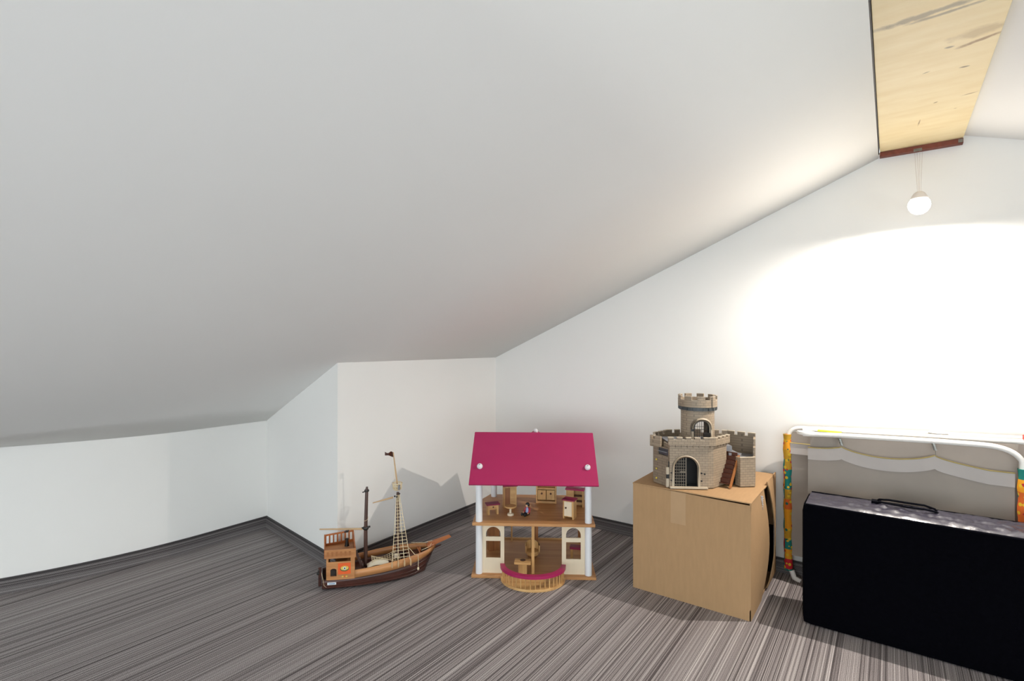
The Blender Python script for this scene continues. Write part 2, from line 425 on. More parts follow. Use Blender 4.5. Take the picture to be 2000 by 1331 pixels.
# make sure the slab grows upward
if c.data.polygons[0].normal.z < 0: so.offset = -1
zr0 = zc(XR) - .35*(BX1-XR) + .012
rc = MB().hexa([(BX1, -2.4, zr0), (1.8, -2.4, zr0-.33*(1.8-BX1)), (1.8, GY+.02, zr0-.33*(1.8-BX1)), (BX1, GY+.02, zr0),
                (BX1, -2.4, zr0+.06), (1.8, -2.4, zr0+.06-.33*(1.8-BX1)), (1.8, GY+.02, zr0+.06-.33*(1.8-BX1)), (BX1, GY+.02, zr0+.06)])
struct(rc.build('ceiling', M['ceil']), 'white sloping ceiling to the right of the beam')
# skirting
def skirting(name, pts, label):
    o = wall_poly(name, pts, [.056]*len(pts), -.009, label, mat=M['skirt'])
    e = wall_poly('edging', pts, [.062]*len(pts), -.011, None, z0=.056, mat=M['skirt_edge']); e.parent = o; del e['kind']
skirting('baseboard_left', list(reversed(wc[:-1])), 'woven grey skirting along the left wall')
skirting('baseboard_corner', [wb0, wa[0]], 'woven grey skirting along the angled wall')
skirting('baseboard_middle', [wa[0], (wa[1][0], GY)], 'woven grey skirting behind the ship')
skirting('baseboard_right', [(wa[1][0], GY), (1.75, GY)], 'woven grey skirting along the gable wall')

# roof beam
bm_ = empty('roof_beam', (0, 0, 0), label='pale knotty wooden ridge beam under the top of the roof slopes', cat='beam')
bm_.location = (0, 0, 0)
MB().box((BX0+.004, -2.4, BZ+.0), (BX1-.002, GY-.012, BZ+.05)).build('board', M['beam'], bm_, bevel=.001)
MB().box((BX0+.004, GY-.03, BZ-.018), (BX1-.002, GY-.002, BZ-.001)).build('end_plate', M['rust'], bm_)
MB().box((BX1-.016, GY-.034, BZ-.016), (BX1-.004, GY-.03, BZ-.004)).build('clip', M['steel'], bm_); MB().box((.07, GY-.034, BZ-.022), (.095, GY-.03, BZ-.012)).build('clip', M['steel'], bm_)
MB().box((BX0-.001, -2.4, BZ-.004), (BX0+.003, GY-.01, BZ+.03)).build('shadow_gap', M['skirt_edge'], bm_)

# lamp
lp = empty('pendant_bulb', (BULB.x, BULB.y, BULB.z), label='lit bare bulb hanging on thin wires below the roof beam', cat='lamp')
for k in range(4):
    MB().tube([(.004*cos(k*1.57), .004*sin(k*1.57), .036), (.004+.012*cos(k*1.57+.3), (GY-.016-BULB.y)+.006*sin(k*1.57+.3), BZ-BULB.z-.0225)], .0007, 5).build('wire', M['socket'], lp)
MB().lathe([(.0001, .046), (.010, .045), (.016, .040), (.021, .032), (.026, .022), (.025, .020), (.0001, .024)], seg=28).build('lamp_holder', M['socket'], lp, smooth=True)
MB().lathe([(.0001, -.034), (.012, -.032), (.023, -.025), (.030, -.014), (.033, -.002), (.031, .010), (.025, .0195), (.0001, .021)], seg=28).build('bulb', M['bulb'], lp, smooth=True)

# ------------------------------------------------------------------ cardboard box
BXL, BXR, BYF, BYB, BH = -.8435, -.401, 1.99, 2.462, .420
cb_ = empty('cardboard_box', (BXL, BYF, 0), label='large brown cardboard box standing on the floor below the toy castle', cat='box')
W_, D_, H_ = BXR-BXL, BYB-BYF, BH; t = .005
body = MB()
# front face slightly bulged
nx, nz = 12, 10
def grid(mb, fn, nu, nv, th):
    vs = []; fs = []
    for s_ in (0, 1):
        for i in range(nu+1):
            for j in range(nv+1):
                vs.append(fn(i/nu, j/nv, s_*th))
    o = (nu+1)*(nv+1)
    for i in range(nu):
        for j in range(nv):
            a = i*(nv+1)+j; b = a+nv+1
            fs.append((a, b, b+1, a+1)); fs.append((o+a, o+a+1, o+b+1, o+b))
    for i in range(nu):
        a = i*(nv+1); b = a+nv+1; fs.append((a, o+a, o+b, b)); a += nv; b += nv; fs.append((a, b, o+b, o+a))
    for j in range(nv):
        a = j; fs.append((a, a+1, o+a+1, o+a)); a = nu*(nv+1)+j; fs.append((a, o+a, o+a+1, a+1))
    mb.add(vs, fs)
grid(body, lambda u, v, s_: (u*W_, s_ - .004*sin(pi*u)*sin(pi*v), v*(H_-.001 - .0075*u*sin(pi*min(1, u*.6)))), nx, nz, t)
body.box((0, t, 0), (t, D_, H_-.001)); body.box((t, D_-t, 0), (W_-t, D_, H_-.001)); body.box((t, t, 0), (W_-t, D_-t, t))
body.build('body', M['card'], cb_, smooth=True)
MB().box((t, t, t), (W_-.03, D_-t, H_-.012)).build('gap_shade_block', M['card_shade'], cb_)  # dark block inside, its colour gives the shade between the end flaps
# top flaps: left and right halves meeting under the castle, front pair edge lifted
top = MB(); grid(top, lambda u, v, s_: (u*(W_+.003)-.001, v*D_*.5-.002, H_ + s_ - .002*u + .0015*sin(3.1*u)*v), 8, 4, .004)
top.build('flap', M['card'], cb_, smooth=True, angle=30)
top = MB(); grid(top, lambda u, v, s_: (u*(W_+.003)-.001, D_*.5+.004+v*D_*.495, H_ + s_ + .001 - .0045*u + .014*u*u*max(0, v-.45)), 8, 4, .004)
top.build('flap', M['card'], cb_, smooth=True, angle=30)
# end flaps on the right side, bulging, with a dark gap between them
fl = MB(); grid(fl, lambda u, v, s_: (W_ - s_ + .022*u*sin(pi*min(1, v*1.02))*(1-.0*v) , u*D_*.50*(1-.22*(1-v)**2) , v*(H_-.003)), 10, 14, .004)
fl.build('flap', M['card'], cb_, smooth=True, angle=30)
fl = MB(); grid(fl, lambda u, v, s_: (W_ - s_ + .004 + .03*(1-u)*sin(pi*v)**.8, D_*.60 + u*D_*.40, .012+v*(H_+.004)), 8, 14, .004)
fl.build('flap', M['card'], cb_, smooth=True, angle=30)
grid_t = MB(); grid(grid_t, lambda u, v, s_: (.155+u*.058, -.0006 - s_ - .004*sin(pi*(.155+u*.058)/W_)*sin(pi*(H_-.125+v*.122)/H_), H_-.125+v*.122), 4, 6, .0003)
grid_t.build('tape', M['tape'], cb_)
# torn white paper on the top right edge
tp = MB()
for k in range(7):
    z = H_-.012-.008*k; tp.add([(W_+.001, .165+.002*k, z), (W_+.010, .172+.004*sin(k*2), z-.002), (W_+.006, .182, z-.010), (W_+.002, .176, z-.009)], [(0,1,2,3)])
o = tp.build('torn_paper', M['whitep'], cb_); o.modifiers.new('t', 'SOLIDIFY').thickness = .0006

# ------------------------------------------------------------------ dark mattress bag
bag = empty('mattress_bag', (-.254, 2.085, 0), label='big flat black zipped carry bag standing on edge at the lower right', cat='bag')
BL, BD, BHt = 1.15, .185, .425
def bagpt(u, v, k=0): return u, v
def rbox(mb, x0, x1, y0, y1, z0, z1, r, nx=40, puff=.006):
    """soft cushion-like slab"""
    import bmesh as _b
    ny, nz_ = 8, 14
    def ax(a, b, n): return [a+(b-a)*i/n for i in range(n+1)]
    X, Y, Z = ax(x0, x1, nx), ax(y0, y1, ny), ax(z0, z1, nz_)
    idx = {}; vs = []; fs = []
    def vid(i, j, k):
        if (i, j, k) in idx: return idx[(i, j, k)]
        p = Vector((X[i], Y[j], Z[k])); q = Vector((min(max(p.x, x0+r), x1-r), min(max(p.y, y0+r), y1-r), min(max(p.z, z0+r), z1-r)))
        dd = p-q
        if dd.length > 0: p = q + dd.normalized()*r
        u = (p.x-x0)/(x1-x0); w_ = (p.z-z0)/(z1-z0); yy = (p.y-y0)/(y1-y0)
        p.y += (-1 if yy < .5 else 1)*puff*sin(pi*min(max(u, 0), 1))**.4*sin(pi*min(max(w_, 0), 1))*abs(2*yy-1)
        idx[(i, j, k)] = len(vs); vs.append(p); return idx[(i, j, k)]
    for i in range(nx):
        for j in range(ny):
            for k in (0, nz_): fs.append((vid(i,j,k), vid(i+1,j,k), vid(i+1,j+1,k), vid(i,j+1,k)))
    for i in range(nx):
        for k in range(nz_):
            for j in (0, ny): fs.append((vid(i,j,k), vid(i+1,j,k), vid(i+1,j,k+1), vid(i,j,k+1)))
    for j in range(ny):
        for k in range(nz_):
            for i in (0, nx): fs.append((vid(i,j,k), vid(i,j+1,k), vid(i,j+1,k+1), vid(i,j,k+1)))
    mb.add(vs, fs)
b_ = MB(); rbox(b_, 0, BL, 0, BD, 0, BHt, .016); b_.build('front_panel', M['black'], bag, smooth=True, angle=60)
# crinkled nylon gusset across the top and down the side
gs = MB(); nu, nv = 150, 22
def wr_(x, y):
    v = 0
    for a, b, c_, d in ((31, 17, .9, .0022), (57, -38, 2.2, .0016), (83, 61, .4, .0012), (19, 90, 1.4, .0014), (120, -75, 3.0, .0008)):
        v += abs(sin(a*x + b*y + c_ + 1.3*sin(7*x+c_)))*d
    return v
vs = []; fs = []
for i in range(nu+1):
    for j in range(nv+1):
        x = .012 + (BL-.024)*i/nu; y = .010 + (BD-.020)*j/nv; e = sin(pi*j/nv)**.5
        vs.append((x, y, BHt - .001 + .0005 + wr_(x, y)*e*2.4*(.35+.65*min(1, i/nu*5))))
for i in range(nu):
    for j in range(nv):
        a = i*(nv+1)+j; fs.append((a, a+nv+1, a+nv+2, a+1))
gs.add(vs, fs); o = gs.build('top_gusset', M['sheen'], bag, smooth=True, angle=60)
# piping
MB().tube([(.012, .006, BHt-.002), (BL/2, .001, BHt-.001), (BL-.01, .006, BHt-.002)], .0028, 8).tube([(.012, BD-.004, BHt-.001), (BL-.01, BD-.004, BHt-.001)], .004, 8).build('piping', M['strap'], bag, smooth=True)
hp = [(.215, .135, .001), (.222, .105, .010), (.25, .088, .013), (.30, .082, .012), (.345, .088, .012), (.372, .100, .006), (.38, .106, .0005)]
hn = MB()
for q in (0, 1):
    pts = [(x, y+q*.022*sin(pi*i/6)+q*.01, BHt+.009+z+.006*q*sin(pi*i/6)) for i, (x, y, z) in enumerate(hp)]
    hn.tube(pts, .0034, 8)
hn.box((.20, .115, BHt), (.228, .145, BHt+.016)).build('handle', M['strap'], bag, smooth=True)

# ------------------------------------------------------------------ folded playpen against the wall
pp = empty('folding_playpen', (-.36, 2.42, 0), label='folded playpen with grey canvas and white tube rails against the wall', cat='playpen')
def W2(x, y, z): return (x+.36, y-2.42, z)
def arc_pts(p0, p1, p2, n=8):  # quadratic curve
    p0, p1, p2 = map(Vector, (p0, p1, p2))
    return [tuple(p0*(1-t)**2 + p1*2*t*(1-t) + p2*t*t for t in [i/n])[0] for i in range(n+1)]
# slope of the leaning frame: rises a little to the right
def zt_(x): return .628 + .055*(x+.36)
rear = [W2(-.352, 2.455, .10), W2(-.352, 2.458, .55)] + arc_pts(W2(-.352, 2.458, .57), W2(-.352, 2.46, .632), W2(-.30, 2.46, .634)) + [W2(.10, 2.462, .655), W2(.70, 2.462, .675)]
MB().tube(rear, .0095, 12).build('rear_rail', M['tube'], pp, smooth=True)
front = [W2(-.285, 2.375, .624), W2(-.16, 2.378, .631), W2(.12, 2.38, .641), W2(.24, 2.38, .643)] + arc_pts(W2(.255, 2.38, .643), W2(.335, 2.38, .642), W2(.352, 2.38, .598)) + [W2(.354, 2.38, .30), W2(.354, 2.38, .03)]
MB().tube(front, .0095, 12).build('front_rail', M['tube'], pp, smooth=True)
mid = [W2(-.29, 2.418, .634), W2(.1, 2.42, .650), W2(.70, 2.42, .670)]
MB().tube(mid, .009, 12).build('middle_rail', M['tube'], pp, smooth=True)
MB().lathe([(.0001, -.006), (.026, -.006), (.028, 0), (.026, .006), (.0001, .006)], seg=24, T=Matrix.Translation(W2(-.275, 2.385, .628)) @ Matrix.Diagonal((1.2, .9, 1, 1))).build('hinge_cap', M['tube'], pp, smooth=True)
MB().box(W2(-.235, 2.386, .638), W2(-.155, 2.408, .643)).build('sticker', M['lime'], pp)
# hinge knuckle mid way
MB().lathe([(.0001, 0), (.03, 0), (.012, .012), (.0001, .014)], seg=20, T=Matrix.Translation(W2(.14, 2.462, .662))).build('hinge_cap', M['tube'], pp, smooth=True)
# red tag, right rear
MB().box(W2(.36, 2.41, .655), W2(.405, 2.435, .682)).build('tag', M['red'], pp, bevel=.002)
# patchwork corner sleeves
def sleeve(x, y, z0, z1, r, lean=0):
    mb = MB(); n = 26
    pts = [(x+lean*(1-i/n), y, z0+(z1-z0)*i/n) for i in range(n+1)]
    mb.tube([W2(*p) for p in pts], [r*(1+.10*sin(i*1.7)) for i in range(n+1)], 12)
    return mb
sleeve(-.352, 2.455, .035, .605, .016, .004).build('corner_sleeve', M['print'], pp, smooth=True)
sl = sleeve(.357, 2.38, .04, .575, .017, .0); sl.build('corner_sleeve', M['print'], pp, smooth=True)
MB().tube([W2(-.335, 2.452, .035), W2(-.325, 2.448, .008), W2(-.30, 2.44, .0)], .011, 10).build('foot', M['tube'], pp, smooth=True)
# rear canvas (visible left) and front canvas
def cloth(name, x0, x1, y, z0, ztop, mat, amp=.004, nu=50, nv=26, th=.002, seed=0, yoff=0):
    mb = MB()
    def fn(u, v, s_):
        x = x0+(x1-x0)*u; zt1 = ztop(x); z = z0+(zt1-z0)*v
        f = amp*(sin(9*x+seed+4*z)*.6 + .5*sin(23*x-9*z+seed*2) + .5*sin(31*z+5*x+seed) * (1-v))
        return W2(x, y+f*(1-.9*v**4)+s_, z)
    grid(mb, fn, nu, nv, th)
    return mb.build(name, mat, pp, smooth=True, angle=60)
cloth('canvas_panel', -.345, .70, 2.452, .10, lambda x: zt_(x)-.012, M['greyfab'], .003, seed=1)
hooks = (-.155, .127)
def sag(x):   # height of the pocket's upper hem between the hooks
    pts = [(-.30, .574), hooks and (-.155, .585), (.127, .585), (.36, .555)]
    if x < -.155: u = (x+.30)/.145; return .571 + .014*u**3
    if x < .127: u = (x+.155)/.282; return .588 + .003*u - .028*(1-(2*u-1)**2)**.8 - .0
    u = (x-.127)/.23; return .591 - .033*min(1, u*1.6)**.6 + .0*u
cloth('canvas_panel', -.262, .345, 2.40, .09, lambda x: zt_(x)-.014, M['greyfab'], .002, seed=2)
cloth('pocket', -.268, .335, 2.386, .09, lambda x: sag(x)-.045, M['greyfab'], .005, nu=90, seed=5)
def band(name, x0, x1, y, top_, drop, mat, th=.0016, n=90, amp=.004):
    mb = MB()
    def fn(u, v, s_):
        x = x0+(x1-x0)*u
        return W2(x, y - amp*.5*(sin(60*x)+sin(23*x)) * (1-v) *.4 + s_, top_(x)-drop*(1-v))
    grid(mb, fn, n, 5, th); return mb.build(name, mat, pp, smooth=True, angle=60)
band('pocket_band', -.268, .335, 2.382, sag, .048, M['palefab'])
MB().tube([W2(-.268+.603*i/90, 2.381, sag(-.268+.603*i/90)) for i in range(91)], .0022, 6).build('pocket_piping', M['piping'], pp, smooth=True)
band('rear_band', -.34, -.255, 2.444, lambda x: .572, .046, M['palefab'], n=8, amp=.001)
MB().tube([W2(-.34, 2.443, .572), W2(-.255, 2.443, .572)], .002, 6).build('rear_piping', M['piping'], pp)
for hx in hooks:
    h = MB(); pts = []
    for k in range(60):
        a = k*.9; f = k/59; pts.append(W2(hx-.006+.008*f+.0052*cos(a), 2.379+.0052*sin(a), zt_(hx)-.016-.030*f))
    h.tube(pts, .0013, 5); h.tube([W2(hx+.002, 2.379, zt_(hx)-.045), W2(hx+.002, 2.38, sag(hx)-.002)], .0012, 5)
    h.build('spring_hook', M['clip'], pp, smooth=True)

# ------------------------------------------------------------------ toy castle on the box
CZ = BH + .0062
co = c2w(.76, 2.12)
cas = empty('toy_castle', (co.x, co.y, CZ), YAW, label='grey stone-look toy castle with round tower, standing on the cardboard box', cat='toy castle')
def seg_T(A, B):
    a = Vector((A[0], A[1], 0)); b = Vector((B[0], B[1], 0)); t_ = (b-a).normalized(); n_ = Vector((-t_.y, t_.x, 0))
    return Matrix(((t_.x, n_.x, 0, a.x), (t_.y, n_.y, 0, a.y), (0, 0, 1, 0), (0, 0, 0, 1))), (b-a).length
def battlement(mb, A, B, h, z0=0, th=.009, mw=.024, gap=.013, mh=.014, cap=None, base=None):
    T, ln = seg_T(A, B); n = max(1, round((ln+gap)/(mw+gap))); mw2 = (ln - gap*(n-1))/n
    if base is not None: xs = [0, ln]; mb.cells(xs, lambda x, m: [(z0, h-mh)], 0, th, T)
    for k in range(n):
        x0 = k*(mw2+gap); mb.box((x0, 0, h-mh), (x0+mw2, th, h), T)
        if cap: cap.box((x0-.0008, -.001, h-.0004), (x0+mw2+.0008, th+.001, h+.0016), T)
    if cap:
        for k in range(n-1):
            x0 = mw2+k*(mw2+gap); cap.box((x0, -.001, h-mh-.0002), (x0+gap, th+.001, h-mh+.0012), T)
# rear curtain wall, seen from inside
P_ = [(-.185, -.012), (-.165, .07), (-.09, .135), (.04, .15), (.17, .118), (.258, .05)]
cw = MB(); cc_ = MB()
for a, b in zip(P_[:-1], P_[1:]): battlement(cw, b, a, .186, th=.008, cap=cc_, base=1)
cwo = cw.build('curtain_wall', M['stoneside'], cas); cc_.build('wall_cap', M['cap'], cwo); cc_ = MB()
# right end wall, stepped down to the low front wall
rw = MB()
T, ln = seg_T((.1965, -.078), (.258, .05))
rw.cells([0, ln*.22, ln*.5, ln], lambda x, m: [(0, .113 if m < ln*.22 else (.145 if m < ln*.5 else .172))], 0, .008, T)
T, ln = seg_T((.135, -.085), (.1965, -.078)); rw.cells([0, ln], lambda x, m: [(0, .113)], 0, .008, T)
T, ln = seg_T((.128, -.055), (.135, -.085)); rw.cells([0, ln], lambda x, m: [(0, .113)], 0, .008, T)
rwo = rw.build('end_wall', M['stone'], cas)
MB().prism([(.125, -.05), (.135, -.08), (.195, -.073), (.245, .045), (.15, .10), (.11, .03)], .095, .1).build('walkway', M['greyp'], cas)
MB().prism([(.134, -.0865), (.1975, -.0795), (.1975, -.069), (.134, -.076)], .113, .1146).build('wall_cap', M['cap'], rwo)
# small grey steps on the walkway
MB().box((.112, -.035, .1), (.150, .045, .122)).box((.108, .0, .122), (.138, .045, .143)).build('small_steps', M['greyp'], cas)
# left wing: front wall with a dark slot, hinge strip with yellow pegs
lw = MB(); T, ln = seg_T((-.185, -.012), (-.148, -.085))
lw.cells([0, ln*.32, ln*.98, ln], lambda x, m: [(0, .125), (.125, .15)] if m < ln*.32 else [(0, .118), (.146, .15)], 0, .008, T)
lw.build('left_wall', M['stoneside'], cas)
pw = MB(); T2, ln2 = seg_T((-.196, -.006), (-.165, -.045)); pw.cells([0, .010, .024, ln2], lambda x, m: [(.15, .19 if m < .010 or m > .024 else .176)], -.004, .006, T2)
pw.hexa([(-.002, 0, .145), (ln2*.7, 0, .145), (ln2*.7, .008, .145), (0, .008, .145), (0, -.004, .15), (ln2, -.004, .15), (ln2, .006, .15), (0, .006, .15)], T2)
pw.build('corner_parapet', M['stone'], cas)
MB().box((.02, .004, .12), (ln*.96, .02, .145), T).build('dark_slot', M['slate'], cas)
sl_ = MB(); sl_.box((.022, -.001, .131), (ln*.9, .005, .1335), T); sl_.build('slot_bar', M['greyp'], cas)
for z in (.02, .058, .095): MB().ball((-.178, -.028, z), .004, 10).build('peg', M['yellow'], cas, smooth=True)
hg = MB()
for z0, z1 in ((.0, .034), (.05, .078)): MB().box((-.157, -.092, z0), (-.146, -.08, z1)).build('hinge_block', M['cap'], cas, bevel=.001)
MB().box((-.155, -.090, .034), (-.146, -.081, .05)).box((-.148, -.091, 0), (-.1445, -.084, .10)).build('hinge_pin', M['iron'], cas)
# gatehouse
GF = [(-.145, -.095), (.0, -.106), (.022, -.104), (.10, -.038)]
gh = MB(); gcx = .062; gr = .0455; gspr = .0735
T, ln = seg_T(GF[0], GF[1])
def arch_fn(cx, r, spr, zb, H):
    def fn(x, m):
        if abs(m-cx) > r: return [(0, H)]
        dx = min(abs(x-cx), r); zt1 = spr + sqrt(max(0, r*r-dx*dx))
        return [(0, zb), (zt1, H)]
    return fn
xs = [0] + [gcx + gr*sin(-pi/2+pi*i/20) for i in range(21)] + [ln]
gh.cells(xs, arch_fn(gcx, gr, gspr, .002, .166), 0, .010, T)
T1, ln1 = seg_T(GF[1], GF[2]); gh.cells([0, ln1], lambda x, m: [(0, .166)], 0, .01, T1)
T2, ln2 = seg_T(GF[2], GF[3]); gh.cells([0, ln2], lambda x, m: [(0, .166)], 0, .01, T2)
T3, ln3 = seg_T((-.15, -.03), GF[0]); gh.cells([0, ln3], lambda x, m: [(0, .166)], 0, .01, T3)
gho = gh.build('gatehouse', M['stone'], cas)
MB().prism([(-.140, -.085), (0, -.094), (.018, -.092), (.088, -.034), (.06, .06), (-.14, .05)], .168, .172).build('gatehouse_roof', M['greyp'], cas)
# near-black panel, paints the shade inside the open gateway
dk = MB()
dk.cells([0, .12], lambda x, m: [(.001, .15)], .05, .054, T); dk.build('gate_shade_panel', M['shade_black'], cas)
# parapet of the gatehouse, corbelled out
par = MB(); GP = [(-.152, -.103), (.002, -.1155), (.028, -.1125), (.112, -.042)]
for a, b in zip(GP[:-1], GP[1:]): battlement(par, a, b, .196, z0=.166, th=.012, mw=.017, gap=.014, mh=.008, cap=cc_, base=1)
for a, b in zip(GP[:-1], GP[1:]):
    T4, l4 = seg_T(a, b); n = max(1, int(l4/.02))
    for k in range(n): par.box((k*l4/n+.006, .003, .158), (k*l4/n+.010, .012, .166), T4)
paro = par.build('parapet', M['stone'], cas); cc_.build('wall_cap', M['cap'], paro)
# arch surround and gate
def ring(mb, cx, spr, r0, r1, zb, y0, y1, T, n=22):
    pts = [(cx-r, zb) for r in (r1, r0)]
    prof = [((cx-r0, zb), (cx-r1, zb))]
    for i in range(n+1):
        a = pi - pi*i/n; prof.append(((cx+r0*cos(a), spr+r0*sin(a)), (cx+r1*cos(a), spr+r1*sin(a))))
    prof.append(((cx+r0, zb), (cx+r1, zb)))
    for (a0, b0), (a1, b1) in zip(prof[:-1], prof[1:]):
        mb.hexa([(a0[0], y0, a0[1]), (b0[0], y0, b0[1]), (b0[0], y1, b0[1]), (a0[0], y1, a0[1]), (a1[0], y0, a1[1]), (b1[0], y0, b1[1]), (b1[0], y1, b1[1]), (a1[0], y1, a1[1])], T)
r_ = MB(); ring(r_, gcx, gspr, gr, gr+.008, .004, -.004, .0, T); r_.build('arch_surround', M['cap'], gho, smooth=True)
gt_ = MB()
for k in range(6):
    x = gcx-gr+.003+k*.0085; h = gspr+sqrt(max(0, gr*gr-(x-gcx)**2))-.001
    gt_.box((x-.0008, .002, .004), (x+.0008, .004, h), T)
for k in range(9):
    z = .012+k*.0115
    hw = gr if z < gspr else sqrt(max(0, gr*gr-(z-gspr)**2))
    if z < gspr+gr-.004: gt_.box((gcx-hw, .0018, z-.0008), (gcx+.0015, .0038, z+.0008), T)
gt_.box((gcx-.0005, .001, .004), (gcx+.0025, .005, gspr+gr-.002), T)
gt_.box((gcx-.022, .000, .058), (gcx-.002, .003, .064), T)
gt_.build('gate', M['iron2'], gho)
st = MB(); st.box((-.001, -.016, 0), (ln-.003, .001, .006), T); st.build('door_step', M['cap'], gho, bevel=.001)
for x, z in ((gcx+gr+.013, .028), (gcx+gr+.013, .058), (gcx-gr-.010, .028), (gcx-gr-.010, .058), (gcx+gr+.025, .055)):
    p = T @ Vector((x, 0, z)); MB().lathe([(.0001, -.003), (.0035, -.003), (.003, .001), (.0001, .001)], seg=12, T=Matrix.Translation(p) @ Matrix.Rotation(pi/2, 4, 'X') @ Matrix.Rotation(pi, 4, 'X')).build('peg', M['iron'], cas, smooth=True)
# round tower
tc_ = Vector((.008, .03)); R = .066; aw = radians(-5)
def tw(R_): 
    def f(p): 
        a = p.x/R_ ; rr = R_ - p.y
        return Vector((tc_.x + rr*sin(a), tc_.y - rr*cos(a), p.z))
    return f
circ = 2*pi*R; wr0 = .031; wsp = .220; wcx = aw*R
xs = sorted(set([round(-circ/2 + circ*i/56, 6) for i in range(57)] + [round(wcx + wr0*sin(-pi/2+pi*i/14), 6) for i in range(15)]))
def tfn(x, m):
    if abs(m-wcx) < wr0:
        dx = min(abs(x-wcx), wr0); return [(0, .160), (wsp+sqrt(max(0, wr0*wr0-dx*dx)), .290)]
    # the far side of the tower has an opening too, so daylight shows through the window grille
    if abs(abs(m)-circ/2+.0) < .055: return [(0, .13), (.265, .290)]
    return [(0, .290), (.290, .290)]
two = MB().cells(xs, tfn, 0, .006, tw(R)).build('tower', M['stone'], cas, smooth=True, angle=25)
tr = MB()
prof = []
def ring_curved(mb, cx, spr, r0, r1, zb, y0, y1, Tf, n=22):
    prof = [((cx-r0, zb), (cx-r1, zb))]
    for i in range(n+1):
        a = pi - pi*i/n; prof.append(((cx+r0*cos(a), spr+r0*sin(a)), (cx+r1*cos(a), spr+r1*sin(a))))
    prof.append(((cx+r0, zb), (cx+r1, zb)))
    for (a0, b0), (a1, b1) in zip(prof[:-1], prof[1:]):
        mb.hexa([(a0[0], y0, a0[1]), (b0[0], y0, b0[1]), (b0[0], y1, b0[1]), (a0[0], y1, a0[1]), (a1[0], y0, a1[1]), (b1[0], y0, b1[1]), (b1[0], y1, b1[1]), (a1[0], y1, a1[1])], Tf)
ring_curved(tr, wcx, wsp, wr0, wr0+.012, .155, -.006, .0, tw(R)); tr.build('window_surround', M['cap'], two, smooth=True, angle=30)
wg = MB(); ring_curved(wg, wcx, wsp, wr0-.003, wr0, .16, -.001, .003, tw(R))
for k in range(-3, 4):
    x = wcx+k*.0088; h = wsp+sqrt(max(0, (wr0-.001)**2-(x-wcx)**2)); wg.box((x-.0007, .001, .16), (x+.0007, .0026, h), tw(R))
for k in range(6):
    z = .170+k*.0115; hw = wr0 if z < wsp else sqrt(max(0, wr0**2-(z-wsp)**2))
    for q in range(8):
        wg.box((wcx-hw+2*hw*q/8, .001, z-.0007), (wcx-hw+2*hw*(q+1)/8, .0026, z+.0007), tw(R))
wg.build('window_grille', M['iron'], two)
# wide-brimmed shelf by the window (dark latch)
lt = MB(); lt.box((wcx-wr0-.008, -.009, .208), (wcx-wr0+.001, -.002, .217), tw(R)); lt.build('latch', M['iron'], cas)
MB().box((wcx+.004, -.012, .186), (wcx+.028, -.002, .203), tw(R)).build('balcony_bracket', M['iron'], cas)
# tower crown
Rc = .077; circ2 = 2*pi*Rc
cr_ = MB(); nm = 9; xs = []
for k in range(nm):
    a0 = -circ2/2 + circ2*k/nm; mwid = circ2/nm*.58
    xs += [a0 + mwid*q/4 for q in range(5)] + [a0 + mwid + (circ2/nm-mwid)*q/2 for q in (1,)]
xs.append(circ2/2)
def cfn(x, m):
    ph = ((m + circ2/2) / (circ2/nm)) % 1
    return [(.304, .347 if ph < .58 else .332)]
cr_.cells(xs, cfn, 0, .008, tw(Rc)); cro = cr_.build('tower_crown', M['stone'], cas, smooth=True, angle=25)
cc2 = MB()
for i in range(len(xs)-1):
    m = (xs[i]+xs[i+1])/2; z = cfn(0, m)[0][1]; cc2.box((xs[i], -.001, z-.0002), (xs[i+1], .009, z+.0014), tw(Rc))
cc2.build('crown_cap', M['cap'], cro, smooth=True, angle=25)
MB().lathe([(R-.002, .288), (Rc-.003, .290), (Rc-.003, .304), (R-.004, .304)], (tc_.x, tc_.y, 0), 40).build('crown_ring', M['slate'], cas, smooth=True)
cb2 = MB()
for k in range(20):
    a = 2*pi*k/20; T5 = Matrix.Translation((tc_.x, tc_.y, 0)) @ Matrix.Rotation(a, 4, 'Z'); cb2.box((Rc-.006, -.0035, .291), (Rc-.0005, .0035, .302), T5)
cb2.build('corbels', M['slate'], cas)
MB().lathe([(.0001, .316), (R, .316), (R, .319), (.0001, .319)], (tc_.x, tc_.y, 0), 30).build('tower_deck', M['greyp'], cas)
# stairs
sb = Vector((.084, -.106, 0)); dr = Vector((.74, .67, 0)).normalized(); wd = Vector((-.67, .74, 0)).normalized()
run, rise, wdt, ns = .076, .112, .055, 7
TS = Matrix(((dr.x, wd.x, 0, sb.x), (dr.y, wd.y, 0, sb.y), (0, 0, 1, 0), (0, 0, 0, 1)))
sm = MB()
for k in range(ns):
    x = run*k/ns; z = rise*(k+1)/ns
    sm.box((x, .004, z-.0025), (x+run/ns+.002, wdt, z), TS); sm.box((x+run/ns, .004, z-.002), (x+run/ns+.002, wdt, z+rise/ns-.002), TS)
stp = sm.build('stair_treads', M['brownp'], cas)
for y0 in (0, wdt):
    s_ = MB(); s_.hexa([(-.004, y0-.003, 0), (.012, y0-.003, 0), (.012, y0+.003, 0), (-.004, y0+.003, 0), (run-.004, y0-.003, rise+.004), (run+.010, y0-.003, rise+.004), (run+.010, y0+.003, rise+.004), (run-.004, y0+.003, rise+.004)], TS)
    s_.build('stair_stringer', M['stringer'], stp, bevel=.001)
# base plate under the courtyard
MB().prism([(-.14, -.08), (.0, -.09), (.10, -.03), (.18, -.06), (.24, .045), (.16, .105), (.04, .135), (-.08, .12), (-.155, .06), (-.175, -.01)], .0, .003).build('ground_plate', M['slate'], cas)

